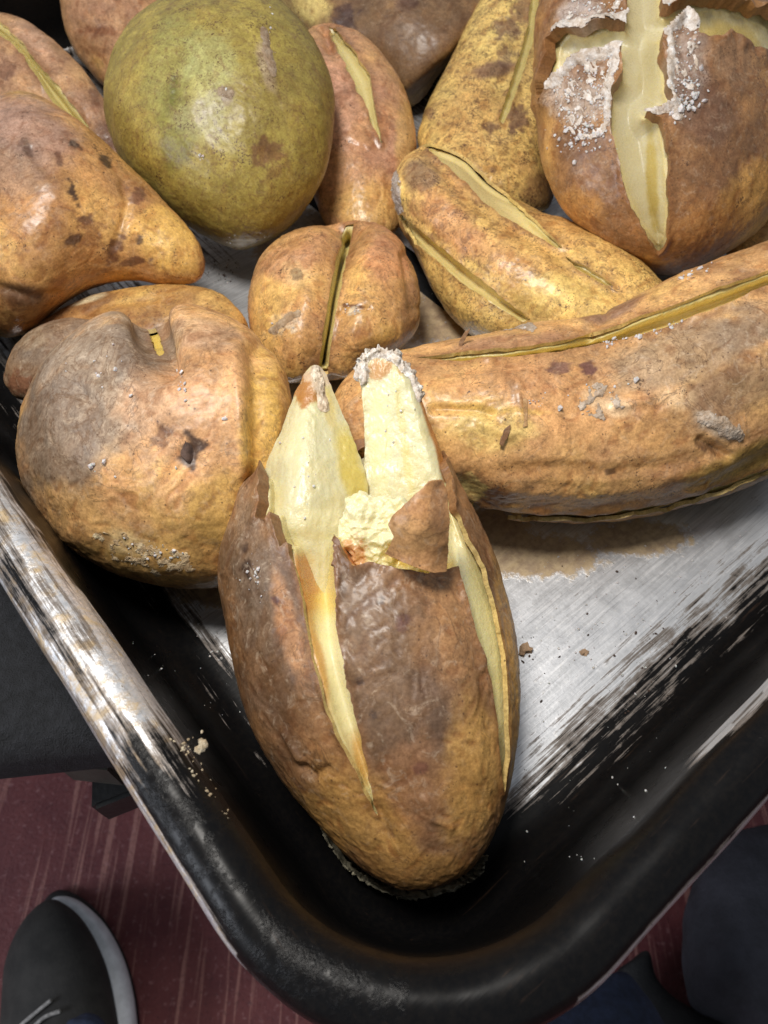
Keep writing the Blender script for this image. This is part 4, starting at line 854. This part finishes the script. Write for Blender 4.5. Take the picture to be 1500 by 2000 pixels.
crust(KEY['B'], sk('B'), [], [([(180, 1030), (260, 1040), (370, 1080), (400, 1120), (300, 1130), (200, 1090)], 11)], (240, 216, 176), .00022, 12.)
sprinkle(pA, 'salt', [(FWL, (610, 900, 50, 90), 30, .0002, .00045, 0), (FWR, (770, 850, 40, 100), 30, .0002, .00045, 0), ('potato/skin', (500, 1130, 30, 60), 26, .0002, .0006, 0)])
sprinkle(KEY['B'], 'salt', [(sk('B'), (360, 760, 14, 40), 12, .0004, .0008, 0), (sk('B'), (200, 720, 60, 60), 12, .0004, .0009, 0), (sk('B'), (300, 1070, 70, 34), 30, .0003, .0006, 0), (sk('B'), (345, 908, 6, 6), 1, .0008, .0011, 0), (sk('B'), (440, 815, 8, 8), 2, .0006, .0010, 0), (sk('B'), (210, 890, 40, 40), 6, .0004, .0008, 0), (sk('B'), (310, 620, 12, 8), 14, .0004, .0008, 0)])
sprinkle(KEY['O'], 'salt', [(sk('O'), (1160, 770, 60, 36), 22, .0002, .0005, 0), (sk('O'), (1400, 830, 44, 26), 12, .0002, .0004, 0), (sk('O'), [(960, 640), (1010, 634), (1040, 640)], 16, .0003, .0008, 6), (sk('O'), (1092, 802, 6, 6), 2, .0007, .0011, 0), (sk('O'), (1240, 748, 8, 8), 2, .0006, .0011, 0), (sk('O'), [(1180, 672), (1280, 650), (1330, 630)], 40, .0004, .0009, 5), (sk('O'), [(1330, 545), (1390, 520)], 20, .0005, .0010, 5), (sk('O'), (1050, 780, 20, 20), 12, .0003, .0006, 0)])
sprinkle(KEY['H'], 'salt', [(sk('H'), (520, 90, 16, 60), 16, .0002, .0005, 0), (sk('H'), (438, 180, 10, 10), 5, .0004, .0009, 0), (sk('H'), (395, 300, 14, 20), 6, .0005, .0009, 0), (sk('H'), (430, 470, 110, 20), 12, .0003, .0006, 0)])
sprinkle(KEY['J'], 'salt', [(sk('J'), (560, 630, 30, 24), 12, .0002, .0005, 0), (sk('J'), (690, 605, 16, 10), 24, .0002, .0005, 0)])
sprinkle(KEY['M'], 'salt', [(sk('M'), [(772, 350), (774, 385), (780, 410)], 20, .0003, .0007, 7)])

# bits of loose skin on the potatoes
sheet('skin_flake', [(893, 690), (897, 668), (908, 648), (918, 642), (912, 656), (903, 675), (900, 692)], .0022, KEY['O'], M_SKIN, (128, 88, 60), lambda u, v: .002 * (690 - v) / 50, 1, thick=.0004, n=30, on=sk('O'))
sheet('skin_flake', [(975, 868), (984, 840), (998, 828), (994, 850), (982, 872)], .0008, KEY['O'], M_SKIN, (120, 78, 50), lambda u, v: 0 * u, 1, thick=.0004, n=30, on=sk('O'))
sheet('skin_flake', [(1022, 778), (1030, 780), (1030, 832), (1022, 834)], .0006, KEY['O'], M_SKIN, (150, 104, 60), lambda u, v: 0 * u, 1, thick=.0004, n=30, on=sk('O'))
sheet('scab', [(350, 872), (358, 856), (372, 846), (384, 856), (396, 880), (394, 906), (386, 916), (366, 902), (352, 888)], .0004, KEY['B'], M_SCAB, (60, 40, 34), lambda u, v: .0008 * np.sin(u / 7), 1, thick=.0008, n=40, on=sk('B'))

# loose grains and crumbs on the pan
def floor_pts(regs):
    A = []
    for (u, v, ru, rv, n) in regs:
        for _ in range(n):
            a = RNG.uniform(0, 2 * math.pi); r = math.sqrt(RNG.uniform()); A.append(at_z(u + ru * r * math.cos(a), v + rv * r * math.sin(a), 0.0))
    A = np.array(A); L = pan_local(A); ok = (L[:, 0] > XF) & (L[:, 1] > XF); return A[ok]
fp = floor_pts([(1200, 1190, 250, 130, 150), (1150, 1350, 150, 110, 40), (400, 1240, 60, 60, 20), (860, 620, 50, 60, 30), (440, 520, 60, 40, 40), (1420, 1010, 90, 60, 30)])
g1 = grains('salt', fp, np.tile([0, 0, 1.], (len(fp), 1)), .0001 + .0004 * RNG.uniform(0, 1, len(fp)) ** 2.5, M_SALT, None)
tag(g1, 'fine white salt grains scattered over the bare metal of the pan floor', None, None, 'stuff')
fp = floor_pts([(1150, 1250, 190, 160, 40), (430, 530, 40, 30, 60), (1300, 1300, 120, 80, 20), (1030, 1290, 20, 12, 5)])
g2 = grains('burnt_crumb', fp, np.tile([0, 0, 1.], (len(fp), 1)), .00012 + .0005 * RNG.uniform(0, 1, len(fp)) ** 3, M_SCAB, None)
tag(g2, 'tiny black burnt crumbs strewn over the pan floor', None, None, 'stuff')
def crumb(poly, label, col, th=.0018):
    poly = np.asarray(poly, float); c = at_z(*poly.mean(0), .0)
    bm = bmesh.new(); n = len(poly); W = [at_z(u, v, .0) - c for u, v in poly]
    top = [bm.verts.new((w[0] * .85, w[1] * .85, th * random.uniform(.6, 1.2))) for w in W]; bot = [bm.verts.new((w[0], w[1], .0001)) for w in W]
    bm.faces.new(top); bm.faces.new(bot[::-1])
    for i in range(n): bm.faces.new((bot[i], bot[(i + 1) % n], top[(i + 1) % n], top[i]))
    bmesh.ops.recalc_face_normals(bm, faces=bm.faces); bmesh.ops.triangulate(bm, faces=bm.faces); bmesh.ops.subdivide_edges(bm, edges=bm.edges, cuts=1, use_grid_fill=True)
    for v in bm.verts: v.co += Vector(RNG.normal(0, .00018, 3))
    me = bpy.data.meshes.new('crumb'); bm.to_mesh(me); bm.free(); me.materials.append(mat_plain('tan_crumb', col, .7, .3, 500, .6, .001))
    o = bpy.data.objects.new('crumb', me); COL.objects.link(o); o.location = tuple(c); return tag(o, label, 'crumb', 'crumbs on the pan floor')
crumb([(1016, 1262), (1028, 1256), (1033, 1266), (1041, 1270), (1036, 1277), (1027, 1276), (1022, 1284), (1015, 1280)], 'ragged tan potato crumb touching the split potato on bare metal', (.50, .33, .20))
crumb([(1131, 1272), (1140, 1268), (1151, 1272), (1147, 1279), (1138, 1281)], 'small oval tan potato crumb alone on bare metal', (.45, .30, .19), .001)

# ragged rind of dried juice round the foot of the split potato
def pan_height(P):
    x, y = pan_local(P[None])[0][:2]
    ins = RO - math.hypot(RO - x, RO - y) if (x < RO and y < RO) else min(x, y)
    xs = [p[0] for p in PROF]; zs = [p[1] for p in PROF]; return float(np.interp(ins, xs, zs))
def on_pan(u, v):
    z = 0.
    for _ in range(25): z = .6 * z + .4 * pan_height(at_z(u, v, z))
    return at_z(u, v, z)
def rind():
    path = catmull([(626, 1600), (640, 1650), (680, 1705), (735, 1742), (800, 1762), (870, 1750), (925, 1722), (945, 1680)], 14, False)
    m = len(path); V = []; c0 = np.array([800., 1600.])
    for i, (u, v) in enumerate(path):
        a = on_pan(u, v); inn = on_pan(*(np.array([u, v]) + (c0 - np.array([u, v])) * .13)); d = a - inn
        nz = float(fbm(np.array([[i * .23, 0, 0]]), 3)[0])
        for k, (t, z) in enumerate(((0, .0), (.5, .0016), (.85, .0042 + .0022 * nz), (1.05 + .2 * nz, .0058 + .003 * nz), (1.10 + .2 * nz, .0052 + .003 * nz), (.9, .0030), (.6, .0006))):
            V.append(inn + d * t + np.array([0, 0, max(z, .0003) * 1.25 + .0008]))
    k = 7; T = []
    for i in range(m - 1):
        for j in range(k): T.append((i * k + j, i * k + (j + 1) % k, (i + 1) * k + (j + 1) % k, (i + 1) * k + j))
    V = np.array(V); V = V + RNG.normal(0, .00022, V.shape)
    o = mesh_obj('juice_rind', V, T, M_SCALE, None, origin=V.mean(0) * np.array([1, 1, 0]))
    tag(o, 'ragged grey yellow rind of dried juice round the foot of the split potato', 'crust')
rind()

def lip_crust():
    c = pan_world(np.array([[.0125, .150, ZR - .001]]))[0]
    p1 = at_z(375, 1450, ZR); pts = []
    for (u, v, n, s) in ((345, 1450, 9, .0005), (366, 1470, 12, .0006), (392, 1452, 10, .0009), (388, 1500, 8, .0006), (418, 1545, 7, .0004), (440, 1590, 6, .0004)):
        for _ in range(n): pts.append((*(at_z(u + RNG.normal(0, 8), v + RNG.normal(0, 11), ZR - .0022)), s))
    pts = np.array(pts)
    o = grains('starch_crust', pts[:, :3], np.tile([0, 0, 1.], (len(pts), 1)), pts[:, 3] * (.2 + RNG.uniform(0, 1, len(pts)) ** 2), M_CRUST, None, (214, 202, 176), kind='stuff')
    tag(o, 'crumbly cream coloured crust baked onto the left lip of the pan', None, None, 'stuff')
lip_crust()
wp = np.array([on_pan(RNG.uniform(1000, 1330), RNG.uniform(1420, 1700)) for _ in range(34)] + [on_pan(RNG.uniform(250, 520), RNG.uniform(1240, 1420)) for _ in range(22)])
g3 = grains('salt', wp, np.tile([0, 0, 1.], (len(wp), 1)), .00008 + .0003 * RNG.uniform(0, 1, len(wp)) ** 3, M_SALT, None)
tag(g3, 'stray pale salt specks on the blackened pan walls', None, None, 'stuff')

# ------------------------------------------------------------------ below the pan: shoes, trouser leg, bag
ZF = -.45
def low_shape(name, outline, p0, p1, zc, kf, kb, mat, parent, zmin, level=1., seed=0, rough=.003, nt=90, nph=120, **kw):
    sh = inflate(outline, p0, p1, zc, zc, kf, kb, nt, nph, zmin=zmin, level=level)
    P = sh['P'] + sh['N'] * (fbm(sh['P'] * 18 + seed, 3) * rough)[:, None]
    P[:, 2] = np.maximum(P[:, 2], zmin)
    return mesh_obj(name, P, sh['T'], mat, parent), P
def slab(name, outline, z0, z1, mat, parent, grow=0.):
    O = catmull(outline, 6); W = np.array([at_z(u, v, z1) for u, v in O]); c = W.mean(0); n = len(W)
    rr = .004; V = []
    for ins, z in ((rr, z0), (0, z0 + rr), (-.001, (z0 + z1) / 2), (0, z1 - rr), (rr, z1)):
        d = W - c; d[:, 2] = 0; L = np.linalg.norm(d, axis=1, keepdims=True); q = W - d / L * (ins - grow); q[:, 2] = z; V.append(q)
    V = np.concatenate(V + [np.array([[c[0], c[1], z0], [c[0], c[1], z1]])]); T = []
    for r in range(4):
        for i in range(n): a, b = r * n + i, r * n + (i + 1) % n; T += [(a, b, b + n), (a, b + n, a + n)]
    for i in range(n): T += [(5 * n, (i + 1) % n, i), (5 * n + 1, 4 * n + i, 4 * n + (i + 1) % n)]
    V = V; T = np.array(T)
    N = normals(V, T)
    if ((V - V.mean(0)) * N).sum() < 0: T = T[:, ::-1]
    return mesh_obj(name, V, T, mat, parent)
per_loc = at_z(120, 1990, ZF)
person = empty('person', per_loc, 'person in black shoes with pale sole edge and navy trousers, standing on the red floor', 'person'); PLACE[person.name] = np.array(per_loc)
SO = [(30, 2100), (30, 1960), (38, 1870), (60, 1810), (98, 1754), (140, 1756), (188, 1798), (224, 1862), (244, 1930), (254, 2010), (258, 2120), (246, 2330), (200, 2400), (110, 2410), (40, 2330)]
UPP = [(-2, 2080), (2, 1940), (12, 1870), (44, 1802), (92, 1758), (132, 1770), (172, 1812), (205, 1880), (222, 1950), (232, 2040), (228, 2200), (190, 2340), (110, 2370), (30, 2300), (4, 2200)]
shoe, _ = low_shape('shoe', UPP, (100, 1765), (120, 2370), ZF + .05, .85, .5, M_UPPER, person, ZF + .012, seed=3, rough=.0015)
mid = slab('midsole', SO, ZF + .010, ZF + .034, M_MID, person); mid.parent = shoe
out = slab('outsole', SO, ZF, ZF + .012, M_SOLE, person, .004); out.parent = shoe
def tube(name, pts, r, mat, parent, n=8):
    C = catmull(np.array(pts, float), 8, False); V = []; m = len(C)
    for i in range(m):
        t = C[min(i + 1, m - 1)] - C[max(i - 1, 0)]; t /= np.linalg.norm(t); a = np.cross(t, [0, 0, 1.]); a /= np.linalg.norm(a) + 1e-9; b = np.cross(t, a)
        for k in range(n): an = 2 * math.pi * k / n; V.append(C[i] + (a * math.cos(an) + b * math.sin(an)) * r)
    T = [(i * n + k, i * n + (k + 1) % n, (i + 1) * n + (k + 1) % n, (i + 1) * n + k) for i in range(m - 1) for k in range(n)]
    return mesh_obj(name, V, T, mat, parent)
SP = _
def on_shoe(u, v):
    px = project(SP); k = np.argmin(np.hypot(px[:, 0] - u, px[:, 1] - v) + (SP[:, 2] < ZF + .05) * 50); return SP[k] + np.array([0, 0, .003])
for (a, b, c) in (((36, 2010), (60, 1985), (104, 1952)), ((64, 2012), (90, 1992), (120, 1975)), ((60, 2040), (100, 2020), (150, 2010))):
    l = tube('lace', [on_shoe(*a), on_shoe(*b), on_shoe(*c)], .0013, M_LACE, person); l.parent = shoe
cuff, _c = low_shape('trouser_leg', [(128, 2010), (150, 1985), (175, 1976), (205, 1992), (222, 2040), (210, 2160), (160, 2190), (130, 2120)], (170, 1978), (170, 2190), ZF + .10, .9, .9, M_DENIM, person, ZF + .09, level=.6, seed=5)
SO2 = [(1196, 1920), (1230, 1876), (1266, 1858), (1286, 1915), (1340, 1962), (1440, 2004), (1500, 2080), (1480, 2220), (1380, 2280), (1250, 2240), (1200, 2080)]
sh2, _s = low_shape('shoe', SO2, (1240, 1862), (1420, 2280), ZF + .04, .6, .5, M_SOLE, person, ZF + .001, seed=8, rough=.001)
leg, _l = low_shape('trouser_leg', [(1040, 2060), (1070, 2000), (1130, 1950), (1212, 1900), (1256, 1940), (1288, 1990), (1310, 2060), (1300, 2240), (1200, 2330), (1080, 2280)], (1190, 1905), (1180, 2330), ZF + .12, .8, .8, M_DENIM, person, ZF + .08, level=.5, seed=9, rough=.004)
# dark bundle at the right
bl = at_z(1450, 1850, ZF)
bag = empty('bag', bl, 'dark grey cloth bag slumped on the red floor below the right lip of the pan', 'bag'); PLACE[bag.name] = np.array(bl)
low_shape('bag_body', [(1352, 1960), (1344, 1880), (1348, 1800), (1372, 1715), (1410, 1650), (1460, 1618), (1540, 1610), (1640, 1680), (1680, 1850), (1640, 2020), (1540, 2090), (1450, 2040), (1392, 2000)], (1480, 1612), (1560, 2090), ZF + .06, .9, .6, M_BAG, bag, ZF + .002, level=.8, seed=12, rough=.008)
tube('seam_piping', [q + np.array([0, 0, 0]) for q in (at_z(1362, 1720, ZF + .045), at_z(1346, 1800, ZF + .04), at_z(1346, 1890, ZF + .04), at_z(1372, 1965, ZF + .04), at_z(1420, 2010, ZF + .045))], .003, M_SOLE, bag)
print('TRI', sum(len(o.data.loop_triangles) or sum(len(p.vertices) - 2 for p in o.data.polygons) for o in bpy.data.objects if o.type == 'MESH'))
